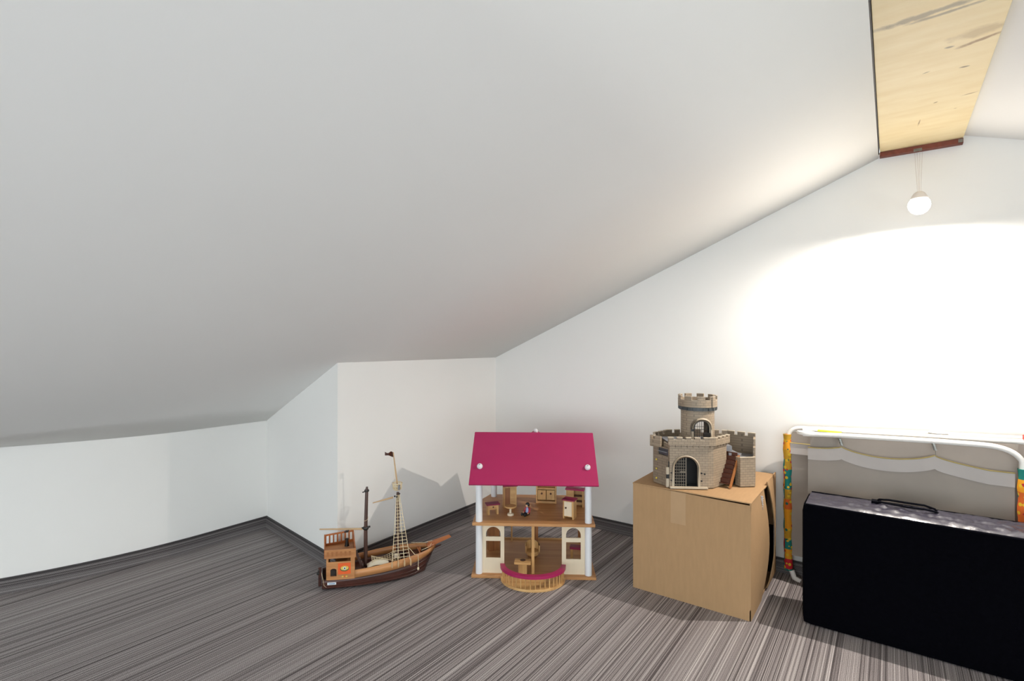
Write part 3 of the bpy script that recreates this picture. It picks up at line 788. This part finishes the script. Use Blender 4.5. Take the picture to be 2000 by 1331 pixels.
# ------------------------------------------------------------------ dolls' house
hO = c2w(.0990, 2.385)
HR = YAW - radians(2.5)
dh = empty('dolls_house', (hO.x, hO.y, 0), HR, label="wooden dolls' house with sloping magenta roof and white columns on the floor", cat="dolls' house")
hw_, hf, hb = .262, -.212, .20
plate = [(-hw_+.0, hf), (hw_, hf), (hw_, .10), (hw_-.05, hb), (-hw_+.045, hb), (-hw_, .10)]
MB().prism(plate, 0, .012).build('ground_floor', M['ply'], dh, bevel=.002)
UZ = .232
up = [(-hw_+.004, hf), (hw_-.004, hf), (hw_-.004, .10), (hw_-.05, hb), (-hw_+.045, hb), (-hw_+.004, .10)]
MB().prism(up, UZ-.012, UZ).build('upper_floor', M['ply'], dh, bevel=.002)
for x, y in ((-.231, -.188), (.231, -.188), (-.195, .165), (.231, .165)):
    MB().lathe([(.0145, 0), (.0145, UZ-.024)], (x, y, .012), 24).build('column', M['whitep'] if y < 0 else M['dkwood'], dh, smooth=True)
    topz = .392 + (.018 if y < 0 else .012)
    MB().lathe([(.0145, 0), (.0145, topz-UZ)], (x, y, UZ), 24).build('column', M['whitep'], dh, smooth=True)
# front window panels
def panel(x0, x1):
    w2 = x1-x0; cx = w2/2; r = .031; z0 = .0
    H = UZ-.024
    xs = [0] + [cx + r*sin(-pi/2+pi*i/16) for i in range(17)] + [w2]
    def fn(x, m):
        if abs(m-cx) > r: return [(0, H)]
        dx = min(abs(x-cx), r); return [(0, .064), (.136, .154), (.165+sqrt(max(0, r*r-dx*dx)), H)]
    T = Matrix.Translation((x0, -.184, .012)); mb = MB(); mb.cells(xs, fn, -.003, .003, T)
    return mb.build('window_panel', M['cream'], dh)
panel(-.217, -.124); panel(.120, .217)
# posts
MB().box((-.008, -.19, .012), (.004, -.17, UZ-.012)).build('post', M['beech'], dh)
MB().box((.004, .12, .012), (.022, .14, UZ-.012)).build('post', M['dkwood'], dh)
MB().box((-.112, .165, .012), (-.104, .173, UZ-.012)).build('post', M['beech'], dh)
MB().box((-.20, hb-.012, .012), (hw_-.05, hb-.004, .020)).build('back_sill', M['beechx'], dh)
# roof
ry, rz = .005, .573; ey, ez = -.221, .392
th = .008
def roof_slab(y0, z0, y1, z1, hw0, mat=M['magenta']):
    n = Vector((0, -(z1-z0), (y1-y0))).normalized()
    if n.z < 0: n = -n
    n *= th
    return MB().hexa([(-hw0, y0, z0), (hw0, y0, z0), (hw0, y1, z1), (-hw0, y1, z1), (-hw0, y0+n.y, z0+n.z), (hw0, y0+n.y, z0+n.z), (hw0, y1+n.y, z1+n.z), (-hw0, y1+n.y, z1+n.z)])
fr = roof_slab(ey, ez, ry, rz-.003, .271).build('roof_panel', M['magenta'], dh, bevel=.0015)
br_ = roof_slab(.232, ez, ry+.0005, rz-.003, .271).build('roof_panel', M['magenta'], dh, bevel=.0015)
for x in (-.231, .231): MB().ball((x, ey+.062, ez+.066), .0125, 18).build('roof_peg', M['whitep'], dh, smooth=True)
for x in (-.231, .231): MB().lathe([(.0022, 0), (.0022, .002)], (0, 0, 0), 10, T=Matrix.Translation((x, ey+.0535, ez+.075)) @ Matrix.Rotation(radians(40), 4, 'X')).build('peg_hole', M['greyp'], dh)
# rear dormer gable with white finial
dm = MB(); ax_, az_ = .01, .553
dm.add([(ax_-.16, .235, .43), (ax_+.16, .235, .43), (ax_, .235, az_), (ax_-.155, .14, .46), (ax_+.155, .14, .46), (ax_, .03, az_)], [(0,1,2),(0,2,5,3),(1,4,5,2),(3,5,4),(0,3,4,1)])
dm.build('dormer', M['magenta'], dh)
MB().lathe([(.0001, 0), (.006, 0), (.006, .012), (.010, .018), (.011, .026), (.007, .034), (.0001, .036)], (ax_, .06, az_-.004), 18).build('finial', M['whitep'], dh, smooth=True)
# balcony
bl = MB(); bx = -.002; rx, ryy = .135, .117
pl = [(bx+rx*cos(a), hf+ryy*sin(a)) for a in [pi + pi*i/30 for i in range(31)]]
bl.prism(pl, 0, .010); bl.build('balcony_floor', M['beechx'], dh, bevel=.001)
nb = 20
bal = []
for k in range(nb):
    a = pi + pi*(k+.5)/nb
    bal.append(MB().tube([(bx+(rx-.008)*cos(a), hf-.001+(ryy-.008)*sin(a), .010), (bx+(rx-.008)*cos(a), hf-.001+(ryy-.008)*sin(a), .054)], .0026, 8).build('baluster', M['beech'], dh, smooth=True))
rl = MB()
for i in range(30):
    a0, a1 = pi+pi*i/30, pi+pi*(i+1)/30
    def q(a, r0, z): return (bx+(rx+r0)*cos(a), hf-.002+(ryy+r0)*sin(a), z)
    rl.hexa([q(a0, .002, .053), q(a1, .002, .053), q(a1, -.018, .053), q(a0, -.018, .053), q(a0, .002, .065), q(a1, .002, .065), q(a1, -.018, .065), q(a0, -.018, .065)])
rl.build('balcony_rail', M['magenta'], dh)

# furniture, each a thing, standing in the house
hT = Matrix.Translation((hO.x, hO.y, 0)) @ Matrix.Rotation(HR, 4, 'Z')
def furn(name, x, y, z, rz, label, cat):
    p = hT @ Vector((x, y, z)); return empty(name, p, HR+rz, label=label, cat=cat)
GZ = .012
# px -> house coordinates on a level
def at(px, py, z):
    d = (1-z)*F/(py-665.5); return hT.inverted() @ c2w((px-1000)/F*d, d, z)
# 1 square side table with maroon top
p = at(962, 1004, UZ); f = furn('toy_side_table', p.x, p.y, UZ, radians(18), "small beech table with deep red top beside the front left column", 'toy table')
MB().box((-.030, -.020, .042), (.030, .020, .048)).build('top', M['maroon'], f, bevel=.001)
MB().box((-.024, -.014, 0), (-.016, .014, .042)).build('side_panel', M['beech'], f); MB().box((.016, -.014, 0), (.024, .014, .042)).build('side_panel', M['beech'], f)
dr_ = MB().box((-.016, -.012, .022), (.016, .010, .042)).build('drawer', M['beechx'], f); MB().ball((0, -.014, .033), .0035).build('knob', M['darkknob'], dr_, smooth=True)
# 2 wardrobe, maroon top
p = at(997, 992, UZ); f = furn('toy_wardrobe', p.x-.005, p.y+.02, UZ, radians(12), "tall beech wardrobe with dark red top at the left of the upper floor", 'toy wardrobe')
MB().box((-.030, -.018, 0), (.030, .020, .096)).build('body', M['beech'], f, bevel=.001)
MB().box((-.024, -.0195, .006), (-.001, -.018, .090)).build('door', M['dkwood'], f); MB().box((.001, -.0195, .006), (.024, -.018, .090)).build('door', M['beechx'], f)
MB().box((-.034, -.024, .096), (.034, .024, .103)).build('top', M['maroon'], f, bevel=.001)
# 3 pedestal table
p = at(997, 1007, UZ); f = furn('toy_pedestal_table', p.x, p.y, UZ, 0, "little round pale wood pedestal table in front of the wardrobe", 'toy table')
MB().lathe([(.0001, 0), (.014, 0), (.015, .004), (.013, .009), (.005, .010), (.0045, .034), (.0001, .034)], seg=24).build('base', M['cream'], f, smooth=True)
MB().lathe([(.0001, 0), (.021, 0), (.025, .003), (.025, .008), (.0001, .008)], (0, 0, .034), seg=24).build('top', M['beechx'], f, smooth=True)
# 4 figure
p = at(1030, 1006, UZ); f = furn('toy_figure', p.x, p.y, UZ, radians(-38), "small seated toy figure, black hair, red jacket and black trousers, on the upper floor", 'toy figure')
tb = MB(); tb.lathe([(.0085, 0), (.0095, .004), (.009, .014), (.0065, .022), (.003, .025), (.0001, .026)], (0, 0, .008), 16, T=Matrix.Diagonal((1, .7, 1, 1))); tb.build('shirt', M['shirt'], f, smooth=True)
jk = MB()
for s in (-1, 1):
    jk.tube([(s*.006, .003, .029), (s*.0115, .001, .027), (s*.0135, -.003, .018), (s*.0125, -.009, .012)], [.0045, .0045, .0036, .003], 10)
jk.hexa([(-.0095, .000, .008), (.0095, .000, .008), (.0095, .008, .008), (-.0095, .008, .008), (-.008, -.001, .032), (.008, -.001, .032), (.007, .006, .032), (-.007, .006, .032)])
jk.build('jacket', M['jacket'], f, smooth=True)
for s in (-1, 1): MB().ball((s*.0122, -.0115, .0105), .0032, 10).build('hand', M['skin'], f, smooth=True)
hd = MB(); hd.ball((0, -.001, .042), .0078, 18, (1, 1, 1.05)).ball((0, -.0088, .0415), .0012, 8); hd.build('head', M['skin'], f, smooth=True)
ha = MB(); ha.lathe([(.0001, .0115), (.005, .0105), (.0086, .006), (.0094, .0), (.009, -.004)], (0, .0012, .043), 18); ha.add([(-.0092, 0, -.004), (.0092, 0, -.004), (.008, .006, -.007), (-.008, .006, -.007)], [(0,1,2,3)], Matrix.Translation((0, .001, .043)))
o = ha.build('hair', M['hair'], f, smooth=True); o.modifiers.new('t', 'SOLIDIFY').thickness = .0008
lg = MB()
for s in (-1, 1): lg.tube([(s*.0048, .003, .006), (s*.006, -.012, .0062), (s*.0075, -.022, .0055), (s*.008, -.026, .0055)], [.0058, .0052, .0045, .0045], 10); lg.ball((s*.0085, -.028, .0075), .0055, 10, (.8, .8, 1.3))
lg.build('trousers', M['legs'], f, smooth=True)
# 5 dresser with two knobs
p = at(1067, 985, UZ); f = furn('toy_dresser', p.x, p.y+.012, UZ, radians(-4), "pale wooden kitchen dresser with two knobs on the upper floor", 'toy dresser')
MB().box((-.048, -.004, 0), (-.042, .03, .105)).box((.042, -.004, 0), (.048, .03, .105)).box((-.042, .024, 0), (.042, .03, .105)).box((-.042, -.004, .098), (.042, .03, .105)).box((-.042, -.002, .0), (.042, .024, .010)).build('body', M['beechx'], f, bevel=.0006)
MB().box((-.042, -.004, .066), (.042, .02, .072)).build('shelf', M['beech'], f)
for s in (-.021, .021):
    d_ = MB().box((s-.019, -.002, .016), (s+.019, .002, .062)).build('door', M['beech'], f, bevel=.0006); MB().ball((s, -.004, .046), .0045).build('knob', M['darkknob'], d_, smooth=True)
# 6 open counter with magenta top
p = at(1124, 990, UZ); f = furn('toy_counter', p.x, p.y+.012, UZ, radians(-14), "open beech counter with magenta top near the back right column", 'toy counter')
MB().box((-.044, -.020, .075), (.044, .022, .082)).build('top', M['magenta'], f, bevel=.001)
MB().box((-.040, -.016, 0), (-.034, .018, .075)).box((.034, -.016, 0), (.040, .018, .075)).box((-.034, .012, 0), (.034, .018, .075)).build('body', M['beech'], f)
MB().box((-.034, -.016, .03), (-.004, -.012, .075)).build('panel', M['beechx'], f); [MB().box((-.004, -.01, z), (.034, .012, z+.004)).build('shelf', M['darkknob'], f) for z in (.02, .045)]
# 7 cupboard, maroon top, front right
p = at(1113, 1014, UZ); f = furn('toy_cupboard', p.x, p.y+.012, UZ, radians(-24), "small beech cupboard with one brown knob by the front right column", 'toy cupboard')
MB().box((-.024, -.018, .010), (.024, .020, .078)).box((-.024, -.018, 0), (-.018, .020, .01)).box((.018, -.018, 0), (.024, .02, .01)).build('body', M['beech'], f, bevel=.0008)
d_ = MB().box((-.018, -.0195, .013), (.016, -.018, .074)).build('door', M['cream'], f); MB().ball((-.010, -.022, .048), .004).build('knob', M['darkknob'], d_, smooth=True)
MB().box((-.028, -.022, .078), (.028, .024, .084)).build('top', M['maroon'], f, bevel=.001)
# ground floor: little table, round armchair, tall cabinet behind left window, stool behind right window
p = at(1021, 1122, GZ); f = furn('toy_play_table', p.x, p.y+.01, GZ, radians(-3), "little beech table with marks on top, inside the house behind the balcony rail", 'toy table')
MB().box((-.035, -.022, .044), (.035, .022, .053)).build('top', M['beechx'], f, bevel=.001); MB().box((-.018, -.012, 0), (.018, .012, .044)).build('pedestal', M['beech'], f)
MB().lathe([(.006, 0), (.012, 0), (.012, .0006), (.006, .0006)], (0, .004, .0531), 20).build('hob_ring', M['darkknob'], f)
p = at(1040, 1092, GZ); f = furn('toy_armchair', p.x, p.y+.02, GZ, radians(30), "rounded wooden armchair behind the centre post of the ground floor", 'toy chair')
MB().lathe([(.0001, .012), (.026, .012), (.029, .018), (.029, .030), (.0001, .032)], seg=24).build('seat', M['beechx'], f, smooth=True)
bk = MB(); n = 14
for i in range(n):
    a0, a1 = -.5+pi*1.1*i/n, -.5+pi*1.1*(i+1)/n
    h0 = .05+.018*sin(pi*i/n); h1 = .05+.018*sin(pi*(i+1)/n)
    bk.hexa([(.028*cos(a0), .028*sin(a0), .02), (.028*cos(a1), .028*sin(a1), .02), (.033*cos(a1), .033*sin(a1), .02), (.033*cos(a0), .033*sin(a0), .02), (.029*cos(a0), .029*sin(a0), h0), (.029*cos(a1), .029*sin(a1), h1), (.034*cos(a1), .034*sin(a1), h1), (.034*cos(a0), .034*sin(a0), h0)])
bk.build('backrest', M['beech'], f, smooth=True)
for a in range(4): MB().box((.018*cos(a*1.57+.7)-.003, .018*sin(a*1.57+.7)-.003, 0), (.018*cos(a*1.57+.7)+.003, .018*sin(a*1.57+.7)+.003, .013)).build('leg', M['dkwood'], f)
f = furn('toy_bookcase', -.19, .06, GZ, radians(20), "tall brown wooden cabinet seen through the left arched window", 'toy cabinet')
MB().box((-.026, -.018, 0), (.026, .018, .118)).build('body', M['dkwood'], f, bevel=.001); [MB().box((x0, -.0195, .008), (x0+.021, -.018, .112)).build('door', M['dkwood'], f) for x0 in (-.022, .001)]
f = furn('toy_stool', .195, -.06, GZ, radians(-10), "beech stool with dark red top seen through the lower right window", 'toy stool')
MB().box((-.032, -.018, .060), (.032, .018, .070)).build('top', M['maroon'], f, bevel=.001)
for sx in (-1, 1):
    for sy in (-1, 1): MB().box((sx*.024-.005, sy*.012-.004, 0), (sx*.024+.005, sy*.012+.004, .060)).build('leg', M['beech'], f)

# ------------------------------------------------------------------ toy ship
so_ = c2w(-.775, 2.118); ax = Vector((.94, .34)).normalized(); SR = YAW + atan2(ax.y, ax.x)
ship = empty('toy_ship', (so_.x, so_.y, 0), SR, label='brown toy sailing ship with bare masts and cream rigging on the floor', cat='toy ship')
LH = .465
def hw(x):
    u = x/LH
    if u < .45: return .058 + .027*sin(u/.45*pi/2)
    return .085*max(0, 1-((u-.45)/.55)**2.3)**.75 + .001
def lerp(t, pts):
    for (a, va), (b, vb) in zip(pts[:-1], pts[1:]):
        if t <= b: return va+(vb-va)*max(0, (t-a))/(b-a)
    return pts[-1][1]
def zdark(x): return lerp(x, [(0, .046), (.10, .049), (.20, .056), (.30, .063), (.38, .072), (.43, .083), (.465, .094)])
def zrail(x): return lerp(x, [(0, .075), (.13, .078), (.20, .083), (.30, .093), (.38, .099), (.43, .103), (.465, .110)])
def rake(x, z): return x - (.10-z)*.45*max(0, (x/LH-.72)/.28)**1.3
n = 34
def loft(mb, secs):
    m = len(secs[0]); vs = [p for s in secs for p in s]; fs = []
    for i in range(len(secs)-1):
        for j in range(m-1): a = i*m+j; fs.append((a, a+1, a+m+1, a+m))
    mb.add(vs, fs)
secs = []
for i in range(n+1):
    x = LH*i/n; w0 = hw(x); zt1 = zdark(x); s = []
    prof = [(1.0, zt1), (1.02, zt1*.75), (1.01, zt1*.5), (.95, zt1*.27), (.80, zt1*.10), (.55, 0.001), (0, 0.0)]
    for k, (fw, z) in enumerate(prof): s.append((rake(x, z), -w0*fw, z))
    for (fw, z) in reversed(prof[:-1]): s.append((rake(x, z), w0*fw, z))
    secs.append(s)
hm = MB(); loft(hm, secs); hm.add(secs[0], [tuple(range(len(secs[0])))])
o = hm.build('hull', M['hull'], ship, smooth=True, angle=50); sd = o.modifiers.new('t', 'SOLIDIFY'); sd.thickness = .003; sd.offset = -1
# plank ridges
pr = MB()
for fz in (.3, .52, .76):
    for s in (-1, 1):
        pr.tube([(rake(LH*i/n, zdark(LH*i/n)*fz), s*(hw(LH*i/n)*(1.015 if fz > .4 else .965)), zdark(LH*i/n)*fz) for i in range(n)], .0011, 5)
pr.build('plank_ridges', M['hull'], ship, smooth=True)
# rails
for s in (-1, 1):
    secs = []
    for i in range(9, n+1):
        x = LH*i/n; w0 = hw(x)*1.0 + .0008
        secs.append([(rake(x, zdark(x)), s*w0, zdark(x)-.003), (rake(x, zrail(x)), s*w0*.985, zrail(x))])
    mb = MB(); loft(mb, secs); o = mb.build('bulwark', M['orange'], ship, smooth=True); sd = o.modifiers.new('t', 'SOLIDIFY'); sd.thickness = .005; sd.offset = 0
dk = MB(); dk.prism([(rake(LH*i/n, .05), -hw(LH*i/n)+.003) for i in range(2, n)] + [(rake(LH*i/n, .05), hw(LH*i/n)-.003) for i in range(n-1, 1, -1)], .040, .044); dk.build('deck', M['hull'], ship)
# foredeck
fd = MB(); fd.prism([(LH*i/n-.01, -hw(LH*i/n)*.9) for i in range(26, n)] + [(LH*i/n-.01, hw(LH*i/n)*.9) for i in range(n-1, 25, -1)], .070, .074); fd.build('foredeck', M['brownp'], ship)
MB().lathe([(.005, 0), (.011, .002), (.011, .008), (.005, .010)], seg=16, T=Matrix.Translation((.395, .01, .088)) @ Matrix.Rotation(pi/2, 4, 'Y')).tube([(.395, -.03, .088), (.395, .04, .088)], .003, 8).build('capstan', M['sprit'], ship, smooth=True)
# bowsprit
bw = MB(); bw.hexa([(LH-.035, -.016, .098), (LH-.02, -.016, .094), (LH-.02, .016, .094), (LH-.035, .016, .098), (LH-.035, -.012, .112), (LH+.0, -.012, .115), (LH+.0, .012, .115), (LH-.035, .012, .112)])
bw.hexa([(LH-.03, -.012, .100), (LH+.073, -.004, .130), (LH+.073, .004, .130), (LH-.03, .012, .100), (LH-.03, -.010, .118), (LH+.064, -.0035, .141), (LH+.064, .0035, .141), (LH-.03, .010, .118)])
bw.build('bowsprit', M['sprit'], ship, bevel=.001)
MB().hexa([(LH-.02, -.004, .082), (LH+.025, -.002, .098), (LH+.025, .002, .098), (LH-.02, .004, .082), (LH-.02, -.004, .098), (LH+.028, -.002, .104), (LH+.028, .002, .104), (LH-.02, .004, .098)]).build('stem', M['hull'], ship)
# stern cabin, near and far walls with slot, arched window
cl = .124
def cab(s):
    H = .134; cx, r, spr = .043, .0115, .083
    xs = [.016, .024] + [cx + r*sin(-pi/2+pi*i/10) for i in range(11)] + [.108, cl]
    xs = sorted(xs)
    def fn(x, m):
        hi = (.116, .131) if .024 < m < .108 else (.12, .12)
        if abs(m-cx) < r:
            dx = min(abs(x-cx), r); return [(.045, .059), (spr+.0+sqrt(max(0, r*r-dx*dx))*.6, hi[0]), (hi[1], H)]
        return [(.045, .059), (.059, hi[0]), (hi[1], H)]
    mb = MB()
    def Tf(p):
        return Vector((p.x, s*(hw(p.x)*1.01 - p.y + .001) , p.z))
    mb.cells(xs, fn, 0, .005, Tf); return mb.build('cabin_wall', M['orange'], ship)
cab(-1); cab(1)
MB().box((.016, -.058, .045), (.020, .058, .134)).box((cl-.004, -.06, .045), (cl, .06, .125)).build('cabin_wall', M['orange'], ship)
MB().prism([(.012, -.064), (cl, -.068), (cl, .068), (.012, .064)], .132, .136).build('poop_deck', M['orange'], ship)
# gallery band, near side, ends rising to far balustrade
gb = MB()
def Tn(s, dy=0): return lambda p: Vector((p.x, s*(hw(max(p.x, 0))*1.0 + .006 + dy - p.y), p.z))
gb.cells([.010, .03, .06, .09, cl+.004], lambda x, m: [(.132, .166)], 0, .005, Tn(-1)); gbo = gb.build('gallery', M['orange'], ship)
gp = MB()
for k in range(6): gp.cells([.018+k*.0165, .026+k*.0165], lambda x, m: [(.141, .158)], -.0015, .001, Tn(-1))
gp.build('gallery_panels', M['stringer'], gbo)
fb = MB(); fb.cells([.010, .06, cl+.004], lambda x, m: [(.132, .144)], 0, .005, Tn(1)); fb.cells([.010, .06, cl+.004], lambda x, m: [(.177, .183)], 0, .006, Tn(1))
for k in range(8): x = .011+k*.0158; fb.cells([x, x+.006], lambda q, m: [(.144, .177)], 0, .005, Tn(1))
fb.build('balustrade', M['sprit'], ship)
for x0 in (.008, cl):
    e_ = MB(); T6 = Matrix(((0, 0, 1, x0), (1, 0, 0, 0), (0, 1, 0, 0), (0, 0, 0, 1)))
    e_.prism([(-.066, .132), (.066, .132), (.068, .183), (.05, .181), (.0, .170), (-.066, .166)], 0, .004, T6); e_.build('gallery_end', M['sprit'], ship)
MB().lathe([(.0001, 0), (.010, 0), (.008, .004), (.006, .03), (.009, .030), (.0001, .031)], (.098, .035, .136), 14).build('deck_gun', M['iron'], ship, smooth=True)
MB().box((.088, .060, .183), (.106, .066, .1875)).box((.094, .061, .187), (.108, .065, .191)).build('cleat', M['iron'], ship)
# ladder down to the main deck
ld = MB()
for k in range(6): ld.box((cl+.006+k*.006, -.03, .122-k*.014), (cl+.014+k*.006, -.005, .125-k*.014))
ld.hexa([(cl+.034, -.033, .045), (cl+.042, -.033, .045), (cl+.042, -.03, .045), (cl+.034, -.03, .045), (cl+.0, -.033, .137), (cl+.010, -.033, .137), (cl+.010, -.03, .137), (cl+.0, -.03, .137)])
ld.build('ladder', M['mast'], ship)
# sticker with round emblem, name label
def near(x, off): return -(hw(x)*1.01+.001+off)
def decal(x0, x1, z0, z1, off, mat, name):
    mb = MB(); mb.hexa([(x0, near(x0, off), z0), (x1, near(x1, off), z0), (x1, near(x1, 0), z0), (x0, near(x0, 0), z0), (x0, near(x0, off), z1), (x1, near(x1, off), z1), (x1, near(x1, 0), z1), (x0, near(x0, 0), z1)])
    return mb.build(name, mat, ship)
stk = decal(.060, .108, .066, .110, .001, M['sticker'], 'sticker')
def disc(cx, cz, a, b, off, mat, name):
    T7 = Matrix.Translation((cx, near(cx, off), cz)) @ Matrix.Rotation(-.12, 4, 'Z') @ Matrix.Rotation(pi/2, 4, 'X') @ Matrix.Diagonal((a, b, 1, 1))
    MB().lathe([(.0001, 0), (1, 0), (1, .0006), (.0001, .0006)], seg=24, T=T7).build(name, mat, stk)
disc(.085, .088, .017, .0105, .0012, M['green'], 'emblem_wreath'); disc(.085, .0905, .015, .009, .0018, M['emblem'], 'emblem_field'); disc(.085, .090, .006, .006, .0025, M['paper'], 'emblem_centre')
disc(.085, .090, .003, .0035, .0032, M['green'], 'emblem_mark')
disc(.078, .057, .004, .003, .0012, M['emblem'], 'emblem_dot'); disc(.092, .057, .004, .003, .0012, M['emblem'], 'emblem_dot'); disc(.085, .057, .003, .003, .0012, M['sticker'], 'emblem_dot')
def hdecal(x0, x1, z0, z1, off, mat, name, par_=None):
    mb = MB(); y = lambda x: -(hw(x)*1.02+off); mb.hexa([(x0, y(x0), z0), (x1, y(x1), z0), (x1, y(x1)+.002, z0), (x0, y(x0)+.002, z0), (x0, y(x0), z1), (x1, y(x1), z1), (x1, y(x1)+.002, z1), (x0, y(x0)+.002, z1)]); return mb.build(name, mat, par_ or ship)
nl = hdecal(.020, .053, .0265, .036, .0012, M['paper'], 'name_label'); hdecal(.024, .049, .0295, .0325, .0017, M['blue'], 'name_print', nl)
# rudder and stern lamp
MB().box((-.014, -.003, .0), (-.002, .003, .075)).build('rudder', M['hull'], ship); MB().ball((-.014, -.052, .072), .006).ball((-.012, -.05, .082), .004).build('stern_knob', M['iron'], ship, smooth=True)
MB().tube([(-.002, -.056, .075), (.004, -.062, .05), (.008, -.063, .025), (.016, -.063, .018)], .0007, 5).build('cord', M['rope'], ship)
# main mast
mx = .172
MB().tube([(mx, 0, .04), (mx, 0, .22), (mx+.004, 0, .372), (mx+.005, 0, .386)], [.0085, .0075, .0065, .004], 14).build('main_mast', M['mast'], ship, smooth=True)
MB().lathe([(.009, 0), (.0105, .003), (.009, .008)], (mx+.004, 0, .366), 14).tube([(mx-.014, 0, .364), (mx+.004, 0, .368)], .0022, 8).lathe([(.009, 0), (.012, .004), (.012, .010), (.009, .014)], (mx, 0, .206), 14).tube([(mx-.016, -.004, .216), (mx+.018, .004, .216)], .004, 8).build('mast_band', M['iron'], ship, smooth=True)
ml = Matrix.Translation((0, 0, 0))
yend = ship_inv = (Matrix.Translation((so_.x, so_.y, 0)) @ Matrix.Rotation(SR, 4, 'Z')).inverted() @ c2w((624-1000)/F*2.12, 2.12, 1-369/F*2.12)
MB().tube([(mx-.012, -.002, .212), tuple(yend)], [.0042, .0026], 10).build('yard', M['yard'], ship, smooth=True)
MB().tube([(mx+.009, -.004, .262), (mx+.010, -.008, .256), (mx+.002, -.010, .248), (mx-.008, -.008, .246)], .0007, 5).build('cord', M['rope'], ship)
# fore mast
def S_at(px, py, d): return (Matrix.Translation((so_.x, so_.y, 0)) @ Matrix.Rotation(SR, 4, 'Z')).inverted() @ c2w((px-1000)/F*d, d, 1-(py-665.5)/F*d)
fx = .300; dm_ = 2.218
ft = S_at(777, 962, dm_); 
MB().tube([(fx+.004, 0, .04), tuple(ft)], [.0085, .006], 14).build('fore_mast', M['mast'], ship, smooth=True)
pk = S_at(768, 884, dm_)
MB().tube([tuple(S_at(776.5, 950, dm_)), tuple(pk)], [.0034, .0022], 10).build('topmast', M['yard'], ship, smooth=True)
MB().tube([tuple(S_at(768, 972, dm_)), tuple(S_at(728, 983, dm_-.02))], [.004, .0022], 10).build('yard', M['yard'], ship, smooth=True)
# crow's nest
cn = S_at(776, 958, dm_); cnT = Matrix.Translation(cn)
nb_ = MB(); nb_.lathe([(.012, 0), (.017, .004), (.018, .008), (.015, .008), (.0001, .004)], seg=20, T=cnT)
for k in range(12):
    a = 2*pi*k/12; nb_.tube([(.017*cos(a), .017*sin(a), .006), (.020*cos(a), .020*sin(a), .030)], .0012, 5, T=cnT)
nb_.tube([(.020*cos(2*pi*k/20), .020*sin(2*pi*k/20), .030) for k in range(20)], .002, 6, closed=True, T=cnT)
nb_.tube([(.0185*cos(2*pi*k/20), .0185*sin(2*pi*k/20), .018) for k in range(20)], .001, 6, closed=True, T=cnT)
nb_.build('crow_nest', M['rope'], ship, smooth=True)
MB().tube([tuple(S_at(779.5, 948, dm_-.015)), tuple(S_at(779, 957, dm_-.015))], .005, 12).build('collar', M['greyp'], ship, smooth=True)
for px_, py_ in ((780, 965), (775, 971), (771, 970)): MB().ball(tuple(S_at(px_, py_, dm_-.01)), .0038).build('pulley_block', M['iron'], ship, smooth=True)
# flag
fg = MB(); fl0 = S_at(768.5, 885, dm_); fl1 = S_at(752, 883, dm_-.01); fdn = .019
def flg(u, v, s_):
    p = fl0.lerp(fl1, u); hgt = fdn*(1-.35*u+.25*sin(u*7)); return (p.x, p.y+.006*sin(u*8)+s_, p.z + .004*sin(u*6) - (1-v)*hgt)
grid(fg, flg, 12, 4, .0006); fg.build('flag', M['brownp'], ship, smooth=True)
MB().tube([tuple(S_at(768, 887, dm_)), tuple(S_at(771, 918, dm_)), tuple(S_at(771, 935, dm_-.01)), tuple(S_at(773, 945, dm_-.01))], .0008, 5).build('halyard', M['rope'], ship)
# shrouds on the near side
for s in (-1,):
    sh = MB(); ups = Vector(ft)+Vector((0, s*.006, -.01)); lows = [Vector((fx-.030+k*.0255, s*(hw(fx)+.004), zdark(fx)+.010)) for k in range(4)]
    ups_k = [ups+Vector((-.006+.004*k, 0, 0)) for k in range(4)]
    for a, b in zip(ups_k, lows): sh.tube([tuple(a), tuple(b)], .0012, 5)
    for q in range(1, 19):
        f_ = .04+.90*q/19
        sh.tube([tuple(a.lerp(b, f_)) for a, b in zip(ups_k, lows)], .0010, 5)
    sho = sh.build('shrouds', M['rope'], ship, smooth=True)
    for b in lows:
        MB().lathe([(.0001, -.010), (.003, -.006), (.0042, 0), (.004, .008), (.0018, .020), (.0001, .024)], tuple(b+Vector((0, s*.001, 0))), 10).build('deadeye', M['yard'], sho, smooth=True)
# netting and folded sail on deck
sa = MB()
def sf(u, v, s_): return (.175+.085*u, -.060+.045*v+.01*sin(u*5), .068+.012*sin(pi*v)*sin(pi*u)**.5+.012*u+s_)
grid(sa, sf, 14, 8, .001); sa.build('folded_sail', M['sail'], ship, smooth=True)
nt_ = MB()
def nf(u, v): return Vector((.195+.115*u, -.045+.07*v, .083+.010*sin(u*5+v*3)))
for i in range(13): nt_.tube([tuple(nf(i/12, v/8)) for v in range(9)], .0009, 4)
for j in range(8): nt_.tube([tuple(nf(u/12, j/7)) for u in range(13)], .0009, 4)
nt_.build('loose_netting', M['rope'], ship)
cx0 = .335
MB().tube([(fx+.045, -.05, .125), (cx0+.03, -.075, .104), (cx0+.045, -hw(cx0+.045)-.004, .098), (cx0+.046, -hw(cx0+.046)-.007, .07), (cx0+.045, -hw(cx0+.045)-.008, .045)], .0011, 6).ball((cx0+.045, -hw(cx0+.045)-.009, .040), .0045, 10, (1, 1, 1.5)).build('hanging_rope', M['rope'], ship, smooth=True)
MB().tube([(.37, .05, .108), (.42, .02, .112), (LH-.012, .0, .124), (.44, -.02, .108), (.40, -.03, .100)], .0011, 6).build('bow_rope', M['rope'], ship, smooth=True)
MB().lathe([(.0001, 0), (.008, 0), (.009, .008), (.006, .016), (.0001, .017)], (fx-.01, -.055, .095), 12).build('lantern', M['cap'], ship, smooth=True)
